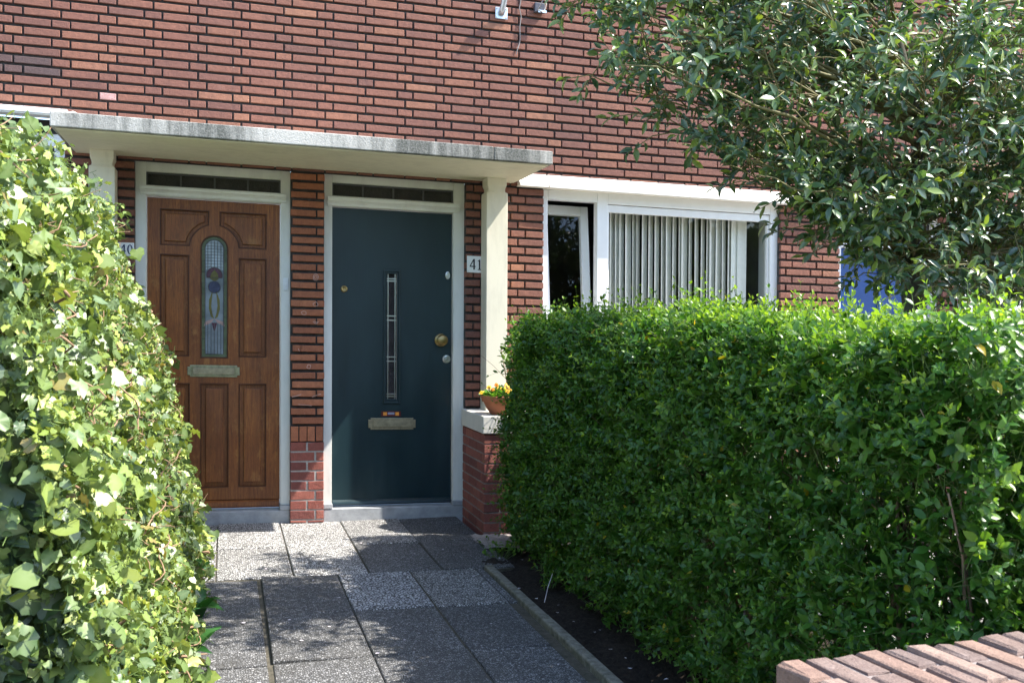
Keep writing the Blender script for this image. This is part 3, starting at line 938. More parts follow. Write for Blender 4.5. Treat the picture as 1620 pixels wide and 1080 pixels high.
# ------------------------------------------------------------------ window and lintels
def lintel(x0, x1, joints):
    xs = [x0] + joints + [x1]
    mb = MB()
    for a, b in zip(xs[:-1], xs[1:]):
        mb.prism([(-.001, 2.480), (-.068, 2.398), (-.068, 2.380), (.06, 2.384), (.06, 2.480)], 'x', a+.003, b-.003)
    return mb.build('window_lintel', M_lintel, house, bevel=.002)
lintel(2.012, 5.80, [2.235, 3.352, 4.46])
lintel(5.90, 7.98, [6.9])
WF = .045
def window_right():
    mb = MB()
    x0, x1, zb, zt = 2.218, 4.172, .90, 2.384
    mb.box(x0, 2.262, WF, .12, zb, zt); mb.box(2.650, 2.736, WF, .12, zb, zt); mb.box(4.106, x1, WF, .12, zb, zt)
    mb.box(2.262, 2.650, WF+.0005, .12, 2.312, zt); mb.box(2.736, 4.106, WF+.0005, .12, 2.305, zt)
    mb.box(2.262, 2.650, WF+.0005, .12, zb, zb+.06); mb.box(2.736, 4.106, WF+.0005, .12, zb, zb+.06)
    fr = mb.build('window', M_plastic, house, bevel=.004)
    bd = MB()
    bd.box(2.737, 4.105, WF+.012, .10, 2.246, 2.300); bd.box(2.737, 4.105, WF+.012, .10, zb+.061, zb+.085)
    bd.box(2.737, 2.752, WF+.018, .10, zb+.086, 2.2455); bd.box(4.090, 4.105, WF+.018, .10, zb+.086, 2.2455)
    bd.build('glazing_frame', M_plastic, fr, bevel=.003)
    g = MB(); g.poly([(2.752, WF+.036, zb+.086), (4.090, WF+.036, zb+.086), (4.090, WF+.036, 2.245), (2.752, WF+.036, 2.245)])
    g.build('pane', M_glass, fr)
    # bottom-hung sash, tilted into the room
    sx0, sx1, s0, s1 = 2.268, 2.644, zb+.064, 2.306
    def tilt(me):
        R = Matrix.Translation((0, .09, s0)) @ Matrix.Rotation(math.radians(-6.2), 4, 'X') @ Matrix.Translation((0, -.09, -s0))
        me.transform(R); return me
    sb = MB()
    sb.box(sx0, sx0+.05, .085, .135, s0, s1); sb.box(sx1-.062, sx1, .085, .135, s0, s1)
    sb.box(sx0+.05, sx1-.062, .0855, .1345, s1-.072, s1); sb.box(sx0+.05, sx1-.062, .0855, .1345, s0, s0+.06)
    sash = link('sash', tilt(sb.mesh()), M_plastic, fr, bevel=.004)
    sg_ = MB(); sg_.poly([(sx0+.05, .105, s0+.06), (sx1-.062, .105, s0+.06), (sx1-.062, .105, s1-.072), (sx0+.05, .105, s1-.072)])
    link('sash_pane', tilt(sg_.mesh()), M_glass, fr)
    sl = MB(); sl.box(2.20, 4.19, -.045, .14, .84, .898); sl.build('window_sill', M_stone_sill, fr, bevel=.004)
window_right()
# room behind the window
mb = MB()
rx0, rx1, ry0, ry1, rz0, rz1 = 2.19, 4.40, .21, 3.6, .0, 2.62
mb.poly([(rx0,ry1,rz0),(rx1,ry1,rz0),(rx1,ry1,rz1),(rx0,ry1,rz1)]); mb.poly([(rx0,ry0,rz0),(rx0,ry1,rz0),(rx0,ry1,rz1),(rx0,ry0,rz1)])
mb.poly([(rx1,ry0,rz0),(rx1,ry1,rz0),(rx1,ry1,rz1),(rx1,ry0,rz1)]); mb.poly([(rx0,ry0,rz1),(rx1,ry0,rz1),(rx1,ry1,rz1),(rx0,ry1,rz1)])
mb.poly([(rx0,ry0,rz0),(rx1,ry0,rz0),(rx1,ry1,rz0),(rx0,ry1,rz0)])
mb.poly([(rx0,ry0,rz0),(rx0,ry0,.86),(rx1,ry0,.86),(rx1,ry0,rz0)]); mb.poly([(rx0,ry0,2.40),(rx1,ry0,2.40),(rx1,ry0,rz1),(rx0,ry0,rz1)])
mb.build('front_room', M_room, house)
for a_, b_ in ((4.155, 4.20), (2.20, 2.222)):
    rv = MB(); rv.box(a_, b_, .122, .30, .9, 2.40); rv.build('window_reveal', M_frame, house)
# vertical blind
blind = thing('vertical_blind', (3.42, .26, .95), 'pale fabric vertical blind half turned behind the large window pane', 'blind')
mb = MB(); mb.box(2.80, 4.05, .180, .220, 2.300, 2.335); mb.build('headrail', M_plastic, blind)
x = 2.835
for i in range(24):
    a = math.radians(random.uniform(31, 46)); w = .089
    if i in (4, 5, 9, 14): a = math.radians(random.uniform(44, 52))
    if i > 21: a = math.radians(8)
    dx, dy = math.cos(a)*w/2, math.sin(a)*w/2
    mb = MB(); sw = random.uniform(-.006, .006)
    n = 4
    for z, s in ((.99, sw), (2.298, 0)):
        for k in range(n+1):
            t = k/n - .5; bow = (.25 - t*t)*.022
            mb.v.append((x + 2*t*dx + s - bow*math.sin(a), .200 + 2*t*dy + bow*math.cos(a), z))
    for k in range(n): mb.f.append((k, k+1, n+1+k+1, n+1+k)); mb.m.append(0)
    mb.build('slat', M_blind, blind, smooth=True)
    x += random.choice([.030, .046, .052, .055]) if i < 21 else .055
    x = min(x, 3.965)

# ------------------------------------------------------------------ neighbours on both sides (same terrace)
mb = MB()
mb.box(4.714, 4.770, .07, .19, .08, 2.384); mb.box(5.640, 5.698, .07, .19, .08, 2.384)
mb.box(4.770, 5.640, .0705, .19, 2.085, 2.150); mb.box(4.770, 5.640, .071, .19, 2.34, 2.384)
fr = mb.build('door_frame', M_white, house, bevel=.003)
mb = MB(); mb.box(4.770, 5.640, .10, .106, 2.15, 2.34); mb.build('transom_glass', M_tglass, fr)
pl = plate_mesh([rect(4.774, 5.636, .09, 2.082), rect(4.90, 5.16, .25, .95), rect(5.25, 5.51, .25, .95), rect(4.90, 5.16, 1.10, 1.95), rect(5.25, 5.51, 1.10, 1.95)], .11, .03, .005, 2)
mb = join_meshes([pl]); mb.box(4.776, 5.634, .128, .15, .09, 2.08)
bl = mb.build('front_door', M_blue, house); bl['label'] = 'bright blue panelled door of the next house'
mb = MB(); mb.box(4.72, 5.69, .05, .2, -.03, .079); mb.build('threshold', M_thresh, fr, bevel=.004)
# second window
mb = MB()
mb.box(5.982, 6.04, WF, .12, .95, 2.384); mb.box(7.82, 7.88, WF, .12, .95, 2.384); mb.box(6.46, 6.54, WF, .12, .95, 2.384)
mb.box(6.04, 6.46, WF+.0005, .12, 2.25, 2.384); mb.box(6.54, 7.82, WF+.0005, .12, 2.25, 2.384); mb.box(6.04, 6.46, WF+.0005, .12, .95, 1.02); mb.box(6.54, 7.82, WF+.0005, .12, .95, 1.02)
w2 = mb.build('window', M_plastic, house, bevel=.004)
mb = MB(); mb.poly([(6.04,.08,1.02),(6.46,.08,1.02),(6.46,.08,2.25),(6.04,.08,2.25)]); mb.poly([(6.54,.08,1.02),(7.82,.08,1.02),(7.82,.08,2.25),(6.54,.08,2.25)])
mb.build('pane', M_glass, w2)
mb = MB(); mb.poly([(5.95,.9,.5),(7.9,.9,.5),(7.9,.9,2.5),(5.95,.9,2.5)]); mb.poly([(5.95,.2,.5),(5.95,.9,.5),(5.95,.9,2.5),(5.95,.2,2.5)]); mb.poly([(7.9,.2,.5),(7.9,.9,.5),(7.9,.9,2.5),(7.9,.2,2.5)]); mb.poly([(5.95,.2,2.5),(7.9,.2,2.5),(7.9,.9,2.5),(5.95,.9,2.5)])
mb.build('front_room', M_room, house)
# left window (above the ivy)
mb = MB()
mb.box(-1.05, -.985, WF, .12, .95, 2.52); mb.box(-2.74, -2.68, WF, .12, .95, 2.52); mb.box(-2.68, -1.05, WF+.0005, .12, 2.44, 2.52); mb.box(-1.55, -1.47, WF, .12, .95, 2.48)
w3 = mb.build('window', M_plastic, house, bevel=.004)
mb = MB(); mb.poly([(-2.68,.08,.95),(-1.55,.08,.95),(-1.55,.08,2.48),(-2.68,.08,2.48)]); mb.poly([(-1.47,.08,.95),(-1.05,.08,.95),(-1.05,.08,2.48),(-1.47,.08,2.48)])
mb.build('pane', M_glass, w3)
mb = MB(); mb.poly([(-2.75,.9,.5),(-.97,.9,.5),(-.97,.9,2.6),(-2.75,.9,2.6)]); mb.poly([(-.975,.2,.5),(-.975,.9,.5),(-.975,.9,2.6),(-.975,.2,2.6)]); mb.poly([(-2.75,.2,2.6),(-.97,.2,2.6),(-.97,.9,2.6),(-2.75,.9,2.6)])
mb.build('front_room', M_room, house)
mb = MB()
mb.box(-2.80, -.952, -.115, -.01, 2.604, 2.650); mb.box(-2.80, -.952, -.125, -.116, 2.612, 2.642)
mb.build('screen_housing', M_plastic, house, bevel=.006)
mb = MB(); mb.box(-2.75, -.985, .03, .12, 2.521, 2.603); mb.build('housing_shadow', M_dark, house)  # dark strip added as the shadow under the housing
mb = MB(); mb.lathe([(.04,0),(.05,.02),(.035,.045),(.0,.06)], (-.93, -.03, 2.600), 'z', 10)
mb.build('mortar_patch', M_lintel, house, smooth=True)
# downpipe
mb = MB(); mb.tube([(5.845, -.055, -.02), (5.845, -.055, 4.75)], .034, 14)
for z in (.5, 1.7, 2.9, 4.1): mb.tube([(5.845, -.055, z), (5.845, -.055, z+.03)], .040, 14)
for z in (.5, 1.7, 2.9, 4.1): mb.box(5.83, 5.86, -.03, .01, z, z+.03)
mb.build('downpipe', M_pipe, house, smooth=False)

# ------------------------------------------------------------------ number plates, bracket, box, cable
def numeral(ch, x0, z0, w, h):
    X = lambda a: x0 + a*w
    Z = lambda b: z0 + b*h
    if ch == '4':
        out = [(.62,0),(.90,0),(.90,.06),(.86,.06),(.86,.24),(1.0,.24),(1.0,.34),(.86,.34),(.86,1.0),(.62,1.0),(.02,.34),(.02,.24),(.62,.24),(.62,.06),(.58,.06),(.58,0)]
        inn = [(.62,.34),(.62,.80),(.17,.34)]
        return [[(X(a), Z(b)) for a, b in out], [(X(a), Z(b)) for a, b in inn]]
    if ch == '1':
        out = [(.15,0),(.85,0),(.85,.06),(.64,.08),(.64,1.0),(.50,1.0),(.14,.86),(.16,.80),(.38,.85),(.38,.08),(.15,.06)]
        return [[(X(a), Z(b)) for a, b in out]]
    n = 22
    return [[(X(.5+.5*math.cos(6.2832*i/n)), Z(.5+.5*math.sin(6.2832*i/n))) for i in range(n)],
            [(X(.5+.24*math.cos(6.2832*i/n)), Z(.5+.40*math.sin(6.2832*i/n))) for i in range(n)]]
def number_plate(x0, x1, z0, z1, digits, ink, label):
    t = thing('number_plate', ((x0+x1)/2, -.012, z0), label, 'house number')
    pm = plate_mesh([rect(x0, x1, z0, z1)], -.020, .010, .003, 2)
    link('plate', pm, M_enamel, t)
    for ch, xa, za, w, h in digits:
        link('numeral', plate_mesh(numeral(ch, xa, za, w, h), -.0225, .0022, .0004, 1), ink, t)
    for xx, zz in ((x0+.008, z0+.01), (x1-.008, z1-.01)):
        mb = MB(); mb.lathe([(.004,0),(.003,.002),(0,.0025)], (xx, -.0201, zz), 'y', 10); mb.build('screw', M_steel, t)
number_plate(1.640, 1.768, 1.748, 1.866, [('4', 1.658, 1.770, .044, .074), ('1', 1.712, 1.768, .036, .074)], M_black, 'white enamel plate with black number 41 beside the teal door')
number_plate(-.668, -.570, 1.760, 1.846, [('4', -.656, 1.773, .036, .060), ('0', -.612, 1.772, .034, .062)], M_navy, 'white enamel plate with navy number ending in 0 behind the ivy')

br = thing('wall_bracket', (1.886, -.004, 3.606), 'galvanised steel bracket with a square foot plate bolted high on the brick wall', 'bracket')
pm = plate_mesh([rect(1.842, 1.932, 3.566, 3.648)], -.012, .009, .002, 1)
link('foot_plate', pm, M_galv, br)
mb = MB(); mb.tube([(1.884,-.014,3.600),(1.888,-.035,3.630),(1.896,-.070,3.70),(1.902,-.095,3.76)], [.022,.022,.020,.019], 12)
mb.build('arm', M_galv, br, smooth=True)
for xx, zz in ((1.852,3.576),(1.922,3.576),(1.852,3.638),(1.922,3.638)):
    mb = MB(); mb.lathe([(.006,0),(.006,.004),(0,.005)], (xx,-.012,zz), 'y', 6); mb.build('bolt', M_steel, br)
jb = thing('junction_box', (2.165, -.02, 3.63), 'dark grey junction box with a loop of wire on the upper brick wall', 'junction box')
mb = MB(); mb.box(2.128, 2.205, -.040, -.002, 3.638, 3.705); mb.build('housing', M_box, jb, bevel=.004)
mb = MB(); mb.tube([(2.15,-.045,3.65),(2.17,-.075,3.70),(2.185,-.085,3.72),(2.205,-.07,3.69),(2.20,-.05,3.655),(2.175,-.06,3.635),(2.15,-.05,3.648)], .0035, 6)
mb.box(2.150, 2.212, -.052, -.041, 3.632, 3.650)
mb.build('wire', M_steel, jb)
pts = [(2.030,-.006,4.2),(2.032,-.008,3.72),(2.020,-.010,3.66),(2.034,-.009,3.60),(2.024,-.010,3.52),(2.028,-.009,3.44),(2.018,-.010,3.39),(2.000,-.012,3.34)]
mb = MB(); mb.tube(pts, .0035, 6); mb.tube([(2.018,-.010,3.40),(2.006,-.02,3.37),(1.998,-.012,3.325)], .003, 6)
tag(mb.build('loose_cable', M_cable), 'thin grey cable hanging down the bricks between the bracket and the junction box', 'cable')

# ------------------------------------------------------------------ flower pot
PX, PY, PZ = 1.785, -.455, .781
pot = thing('flower_pot', (PX, PY, PZ), 'round terracotta bowl with a thick rim standing on the porch sill', 'flower pot')
mb = MB()
mb.lathe([(0,.0),(.082,.0),(.088,.006),(.112,.040),(.128,.074),(.130,.080),(.142,.083),(.150,.118),(.149,.124),(.140,.124),(.132,.100),(.0,.096)], (PX,PY,PZ), 'z', 40)
mb.build('bowl', M_terra, pot, smooth=True, bevel=0)
mb = MB(); mb.lathe([(.133,.1010),(.09,.108),(.0,.112)], (PX,PY,PZ), 'z', 24); mb.build('potting_soil', M_soil, pot, smooth=True)
pan = thing('pansy_plant', (PX, PY, PZ+.105), 'yellow and orange pansies flowering in the terracotta bowl', 'flower')
n = 700
r_ = np.sqrt(rng.uniform(0, 1, n))*.135; a_ = rng.uniform(0, 6.283, n)
P = np.stack([PX+r_*np.cos(a_), PY+r_*np.sin(a_), PZ+.108+rng.uniform(0, .075, n)*(1.1-r_/.16)], 1)
A = nrm(np.stack([np.cos(a_)*.9, np.sin(a_)*.9, rng.uniform(.0, 1.2, n)], 1) + .5*rng.normal(size=(n,3)))
link('foliage', leaf_mesh('foliage', T_OVAL, P, A, nrm(np.array([[0,0,1.]])+.5*rng.normal(size=(n,3))), rng.uniform(.022,.042,n), rng.uniform(0,1,n), rng.uniform(0,.5,n)**2), M_pansyleaf, pan, smooth=True)
for i in range(15):
    fl = MB(); a = random.uniform(0, 6.283); r = .15*math.sqrt(random.random())
    c = Vector((PX+r*math.cos(a), PY+r*math.sin(a), PZ+.165+random.uniform(0,.045)-r*.2))
    nn = Vector((math.cos(a)*.5+random.gauss(0,.3), math.sin(a)*.5-.5, random.uniform(.3,1))).normalized()
    u = nn.cross(Vector((0,0,1))).normalized(); w = nn.cross(u)
    mt = random.choice([0,0,1])
    for k in range(5):
        an = 6.283*k/5 + .3; R = random.uniform(.010,.015)
        ctr = c + (u*math.cos(an)+w*math.sin(an))*R*.75
        pts = [ctr + (u*math.cos(q)+w*math.sin(q))*R*.72 + nn*(.003 if j % 2 else .0) for j, q in enumerate(np.linspace(0, 6.283, 8)[:-1])]
        fl.poly(pts, mt)
    fl.poly([c + nn*.004 + (u*math.cos(q)+w*math.sin(q))*.004 for q in np.linspace(0, 6.283, 7)[:-1]], 2)
    fl.tube([c, c - Vector((0,0,.07)) - nn*.01], .0012, 4, 3)
    fl.build('flower_head', [M_petal_y, M_petal_o, M_labelred, M_greenstem], pan)

# ------------------------------------------------------------------ brick garden wall in the foreground
gw = thing('garden_wall', (1.9, -5.15, 0), 'low old brick garden wall with a brick on edge coping in the foreground', 'garden wall')
ga = math.radians(5.2)
def gwp(u, v, z): return (1.062 + u*math.cos(ga) - v*math.sin(ga), -5.03 + u*math.sin(ga) + v*math.cos(ga), z)
cop = MB(); u = 0.0; k = 0
random.seed(3)
while u < 3.4:
    tk = random.uniform(.052, .058); gap = .0125
    segs_ = [(-.105, 0), (-.328, -.117)] if k % 2 == 0 else [(-.212, 0), (-.328, -.224)]
    for v0, v1 in segs_:
        zt = .684 + random.uniform(-.004, .004); j = random.uniform(-.004, .004)
        pts = []
        q = len(cop.v)
        r = lambda: random.uniform(-.0022, .0022)
        prof = [(.565, 0), (zt-.010, 0), (zt-.003, .003), (zt, .010)]
        for z, ins in prof:
            for (a, b) in ((u+ins, v0+ins), (u+tk-ins, v0+ins), (u+tk-ins, v1-ins), (u+ins, v1-ins)):
                cop.v.append(gwp(a+j+r(), b+r(), z + r()))
        for i in range(3):
            for a in range(4):
                a2 = (a+1) % 4
                cop.f.append((q+i*4+a, q+i*4+a2, q+i*4+4+a2, q+i*4+4+a)); cop.m.append(0)
        cop.f.append((q+12, q+13, q+14, q+15)); cop.m.append(0)
    u += tk + gap; k += 1
# bed joint under and between the coping bricks
b = len(cop.v)
for z in (.55, .673):
    for a, c in ((.004, -.322), (3.4, -.322), (3.4, -.004), (.004, -.004)): cop.v.append(gwp(a, c, z))
cop.f += [(b+4,b+5,b+6,b+7),(b,b+1,b+5,b+4),(b+1,b+2,b+6,b+5),(b+2,b+3,b+7,b+6),(b+3,b,b+4,b+7)]; cop.m += [1]*5
cop.build('coping', [M_brick_old, M_mortar_mid], gw)
bd = MB()
z = .545; k = 0
while z > -.04:
    for side in (0, 1):
        u = 0.0 - (.055 if k % 2 else 0)
        while u < 3.4:
            p0, p1 = max(u, 0.002), min(u+.21, 3.4)
            if p1 - p0 > .02:
                v = 0 if side == 0 else -.328; q = len(bd.v); d = -.05 if side == 0 else .05
                for (a, zz) in ((p0, z-.05), (p1, z-.05), (p1, z), (p0, z)): bd.v.append(gwp(a, v, zz))
                for (a, zz) in ((p0, z-.05), (p1, z-.05), (p1, z), (p0, z)): bd.v.append(gwp(a, v+d, zz))
                bd.f.append((q, q+1, q+2, q+3)); bd.m.append(0)
                for a in range(4): bd.f.append((q+a, (q+(a+1) % 4), q+4+(a+1) % 4, q+4+a)); bd.m.append(0)
            u += .22
    # end face
    for v0 in (-.328, -.214, -.10):
        q = len(bd.v)
        for (v, zz) in ((v0, z-.05), (v0+.103, z-.05), (v0+.103, z), (v0, z)): bd.v.append(gwp(0, v, zz))
        bd.f.append((q, q+1, q+2, q+3)); bd.m.append(0)
    z -= .062; k += 1
b = len(bd.v)
for zz in (-.06, .556):
    for a, c in ((.006, -.322), (3.4, -.322), (3.4, -.006), (.006, -.006)): bd.v.append(gwp(a, c, zz))
bd.f += [(b+4,b+5,b+6,b+7),(b,b+1,b+5,b+4),(b+1,b+2,b+6,b+5),(b+2,b+3,b+7,b+6),(b+3,b,b+4,b+7)]; bd.m += [1]*5
bd.build('wall_body', [M_brick_old, M_mortar_mid], gw)

# ------------------------------------------------------------------ privet hedge
def frames(D):
    ref = np.where(np.abs(D[:, 2:3]) > .9, np.array([[1., 0, 0]]), np.array([[0, 0, 1.]]))
    U = nrm(np.cross(D, ref)); W = np.cross(D, U)
    a = rng.uniform(0, 6.283, len(D))[:, None]
    return U*np.cos(a)+W*np.sin(a), -U*np.sin(a)+W*np.cos(a)

def shoots(P, D, length, size, tipyoung, pairs=6):
    """leafy shoots with opposite pairs of leaves; returns leaf arrays and stem segments"""
    n = len(P); D = nrm(D); U, W = frames(D)
    bend = rng.normal(size=(n, 3))*.22
    out = []
    for j in range(pairs+1):
        s = (j+.6)/(pairs+.6)
        pos = P + D*(length*s)[:, None] + bend*(length*s*s)[:, None]
        R = U if j % 2 == 0 else W
        for sg in (-1, 1):
            ang = np.radians(rng.uniform(42, 72, n)) * (1.0 - .5*(s > .9))
            rd = sg*R + .25*rng.normal(size=(n, 3))
            A = nrm(np.cos(ang)[:, None]*D + np.sin(ang)[:, None]*rd)
            N = nrm(np.sin(ang)[:, None]*D - np.cos(ang)[:, None]*rd + np.array([0, 0, .35]) + .25*rng.normal(size=(n, 3)))
            sz = size*(1.0 - .55*max(0, s-.55)/.45)*rng.uniform(.75, 1.12, n)
            yg = np.clip(tipyoung*max(0, (s-.35)/.65) + rng.normal(0, .05, n), 0, 1)
            out.append((pos, A, N, sz, rng.uniform(0, .96, n), yg))
    L = [np.concatenate([o[i] for o in out]) for i in range(6)]
    tip = P + D*length[:, None] + bend*length[:, None]
    return L, (P, tip)

HX0, HX1, HZ = 1.650, 2.50, 1.365
HY0, HY1 = -4.80, -.84
SP, SD, SL, SS, SY = [], [], [], [], []
def add_patch(n, P, nor, ld, lu, size=.041, young=.3, length=.105, inset=.06):
    keep = rng.uniform(0, 1, len(P)) < 1
    P = P[keep]; n = len(P)
    nor = np.broadcast_to(np.array(nor, float), (n, 3))
    dep = rng.exponential(inset, n)
    P = P - nor*dep[:, None]
    D = nor*ld + np.array([0, 0, lu]) + .48*rng.normal(size=(n, 3))
    SP.append(P); SD.append(D); SL.append(length*rng.uniform(.65, 1.4, n)); SS.append(size*rng.uniform(.8, 1.15, n))
    yv = np.where(rng.uniform(0, 1, n) < young, rng.uniform(.4, 1.0, n), rng.uniform(0, .25, n))*np.exp(-dep*5)
    SY.append(yv)
def left_x(y, z):
    x = HX0 + wave(y*1.7, z*2.6, 21, .050) + wave(y*5, z*5, 22, .022)
    x = x + .07*np.clip((.42-z)/.42, 0, 1)**1.4
    x = x + .10*np.clip((y+1.15)/.32, 0, 1)**2 + .13*np.clip((z-.68)/.4,0,1)*np.clip((y+1.5)/.6,0,1)
    x = x + .10*np.clip((z-1.30)/.16, 0, 1)**2
    x = x + .10*np.clip((-4.55-y)/.3, 0, 1)**2
    return x
def top_z(x, y): return HZ - .06*np.clip((-3.2-y)/1.0, 0, 1) - .25*np.clip((y+1.95)/1.1, 0, 1)**1.6 + wave(x*2, y*2.2, 23, .030) + wave(x*6, y*7, 24, .015)
# face along the path
n = 4700
y = HY0 + (HY1-HY0)*rng.uniform(0, 1, n)**.92; z = rng.uniform(.02, 1.36, n)
thin = (rng.uniform(0, 1, n) < .72 + .28*np.clip((z-.12)/.5, 0, 1)) & (z < top_z(y*0+1.7, y)+.03)
hl = wave(y*4, z*4, 61, 1.0) + .6*wave(y*9, z*9, 62, 1.0)
thin &= (hl > -.75 + .9*np.clip((z-.75)/.4, -1, 0) ) | (rng.uniform(0, 1, n) < .22)
y, z = y[thin], z[thin]
add_patch(0, np.stack([left_x(y, z), y, z], 1), (-1, 0, 0), .8, .55, young=.10)
m = (z > 1.0)
add_patch(0, np.stack([left_x(y[m], z[m])+.02, y[m]+.03, z[m]], 1), (-1, 0, 0), .6, .9, young=.55)
# top
n = 1900
x = rng.uniform(HX0+.02, HX1-.03, n); y = rng.uniform(HY0+.05, HY1-.03, n)
add_patch(0, np.stack([x, y, top_z(x, y)], 1), (0, 0, 1), 1.0, .25, young=.85, length=.115)
n = 300   # longer sprouts of this spring
x = rng.uniform(HX0+.02, HX1-.05, n); y = rng.uniform(HY0+.05, HY1-.03, n)
add_patch(0, np.stack([x, y, top_z(x, y)], 1), (0, 0, 1), 1.0, .6, young=1.0, length=.115, inset=.02)
# back and far end
n = 1000
y = rng.uniform(HY0+.6, HY1, n); z = rng.uniform(.1, 1.4, n)
add_patch(0, np.stack([HX1 + wave(y*2, z*2, 25, .05), y, z], 1), (1, 0, 0), .8, .5, young=.4)
n = 560
x = rng.uniform(HX0+.06, HX1, n); z = rng.uniform(.06, 1.4, n)
add_patch(0, np.stack([x, HY1 - .02 + wave(x*3, z*3, 26, .04), z], 1), (0, 1, 0), .8, .5, young=.15)
# street side arm behind the garden wall
n = 2500
x = rng.uniform(HX0+.08, 3.7, n); z = rng.uniform(.1, 1.36, n)
add_patch(0, np.stack([x, HY0 - .02 + wave(x*3, z*3, 27, .05), z], 1), (0, -1, 0), .8, .5, young=.35)
n = 700
x = rng.uniform(2.3, 3.7, n); y = rng.uniform(HY0, -4.15, n)
add_patch(0, np.stack([x, y, top_z(x, y)], 1), (0, 0, 1), 1.0, .25, young=.85)
n = 400
x = rng.uniform(2.5, 3.7, n); z = rng.uniform(.1, 1.4, n)
add_patch(0, np.stack([x, np.full(n, -4.12), z], 1), (0, 1, 0), .8, .5, young=.3)
P, D, Ls, Ss, Yg = map(np.concatenate, (SP, SD, SL, SS, SY))
leafs, stems = shoots(P, D, Ls, Ss, Yg, 5)
ok = leafs[0][:, 2] > .004
leafs = [a[ok] for a in leafs]
# a few yellowing leaves and darker filler leaves inside
n = 22000
xi = rng.uniform(HX0+.12, HX1-.08, n); yi = rng.uniform(HY0+.1, HY1-.1, n); zi = .14 + 1.16*rng.uniform(0, 1, n)**.8
inner_l = [np.stack([xi, yi, zi], 1), rand_unit(n), nrm(rand_unit(n)+np.array([-.3, 0, .8])), rng.uniform(.032, .052, n), rng.uniform(0, .6, n), np.zeros(n)]
n = 7000
inner_r = [np.stack([rng.uniform(2.2, 3.7, n), rng.uniform(-4.75, -4.2, n), .05 + 1.28*rng.uniform(0, 1, n)], 1), rand_unit(n), nrm(rand_unit(n)+np.array([-.3, -.3, .8])), rng.uniform(.032, .052, n), rng.uniform(0, .6, n), np.zeros(n)]
leafs = [np.concatenate([a, b, c]) for a, b, c in zip(leafs, inner_l, inner_r)]
leafs[4][rng.uniform(0, 1, len(leafs[4])) < .003] = 1.0
hedge = thing('privet_hedge', (2.0, -2.6, 0), 'clipped green privet hedge with pale new tips between the path and the front garden', 'hedge')
link('foliage', leaf_mesh('foliage', T_OVAL, leafs[0], leafs[1], leafs[2], leafs[3], leafs[4], leafs[5]), M_privet, hedge, smooth=True)
link('twig', sticks_mesh('twig', stems[0]-nrm(stems[1]-stems[0])*.07, stems[1], .0016, .0007, 3), M_greenstem, hedge, smooth=True)
tb = MB()
random.seed(21)
for i in range(64):
    y = -4.7 + 4.2*(i+random.uniform(0,.9))/64; x = random.uniform(1.88, 2.20)
    if i % 7 == 6: x = random.uniform(2.4, 3.4); y = random.uniform(-4.6, -4.35)
    for k in range(random.choice([2, 3, 3])):
        px, py = x+random.uniform(-.03,.03), y+random.uniform(-.03,.03)
        dx, dy = random.uniform(-.26, .22), random.uniform(-.16, .16)
        h = random.uniform(.75, 1.3); pts = []; rad = []
        r0 = random.uniform(.008, .017)
        for s in range(7):
            t = s/6
            pts.append((px+dx*t**1.3+random.uniform(-.014,.014), py+dy*t+random.uniform(-.014,.014), -.03+h*t)); rad.append(r0*(1-.72*t))
        tb.tube(pts, rad, 6)
        for q in range(3):
            s = random.randint(2, 5); b = Vector(pts[s])
            d = Vector((random.uniform(-1,.4), random.uniform(-.8,.8), random.uniform(.3,1))).normalized()*random.uniform(.14,.30)
            tb.tube([b, b+d*.5+Vector((0,0,.01)), b+d], [rad[s]*.5, rad[s]*.4, .0015], 5)
tb.build('branch', M_bark, hedge, smooth=True)

# ------------------------------------------------------------------ ivy hedge on the left
IP, IN = [], []
def ivy_x(y, z): return -.145 - .222*z + wave(y*2.4, z*3, 41, .075) + wave(y*7, z*7, 42, .055) - .30*np.clip((z-1.75)/.25, 0, 1)**2 - .17*np.clip((y+1.9)/.9, 0, 1)*np.clip((z-1.35)/.35, 0, 1)
IY0, IY1 = -4.35, -.38
def ivy_top(y): return 1.955 - .30*np.clip((-3.3-y)/1.0, 0, 1)
n = 36000
y = IY0 + (IY1-IY0)*rng.uniform(0, 1, n); z = rng.uniform(0.0, 1.02, n)*ivy_top(y)
p = np.stack([ivy_x(y, z), y, z], 1); nn = np.tile([[.93, -.05, .30]], (n, 1))
IP.append(p); IN.append(nn)
n = 3600   # top
x = rng.uniform(-1.5, -.55, n); y = rng.uniform(IY0, IY1, n)
IP.append(np.stack([x, y, ivy_top(y) + wave(x*3, y*2.6, 43, .05)], 1)); IN.append(np.tile([[.25, -.1, .95]], (n, 1)))
n = 8500   # end towards the street
x = -2.6 + 2.42*rng.uniform(0, 1, n); z = rng.uniform(0, 1.66, n)
x = np.minimum(x, -.16 - .222*z)
IP.append(np.stack([x, IY0 + wave(x*3, z*3, 44, .07), z], 1)); IN.append(np.tile([[.25, -.92, .3]], (n, 1)))
n = 1400   # end towards the house
x = rng.uniform(-1.3, -.2, n); z = rng.uniform(0, 1.95, n); x = np.minimum(x, -.16-.222*z - .17*np.clip((z-1.35)/.35, 0, 1))
IP.append(np.stack([x, np.full(n, IY1), z], 1)); IN.append(np.tile([[.3, .9, .3]], (n, 1)))
P = np.concatenate(IP); Nn = np.concatenate(IN); n = len(P)
dep = rng.exponential(.055, n) - .02; P = P - Nn*dep[:, None] + .014*rng.normal(size=(n, 3))
N = nrm(Nn*.75 + .85*rng.normal(size=(n, 3)) + np.array([.05, -.05, .25]))
A = nrm(np.cross(N, rng.normal(size=(n, 3))) + np.array([.15, 0, -.75]) + .35*Nn)
A = nrm(A - N*np.sum(A*N, 1, keepdims=True)*.7)
big = rng.uniform(0, 1, n)
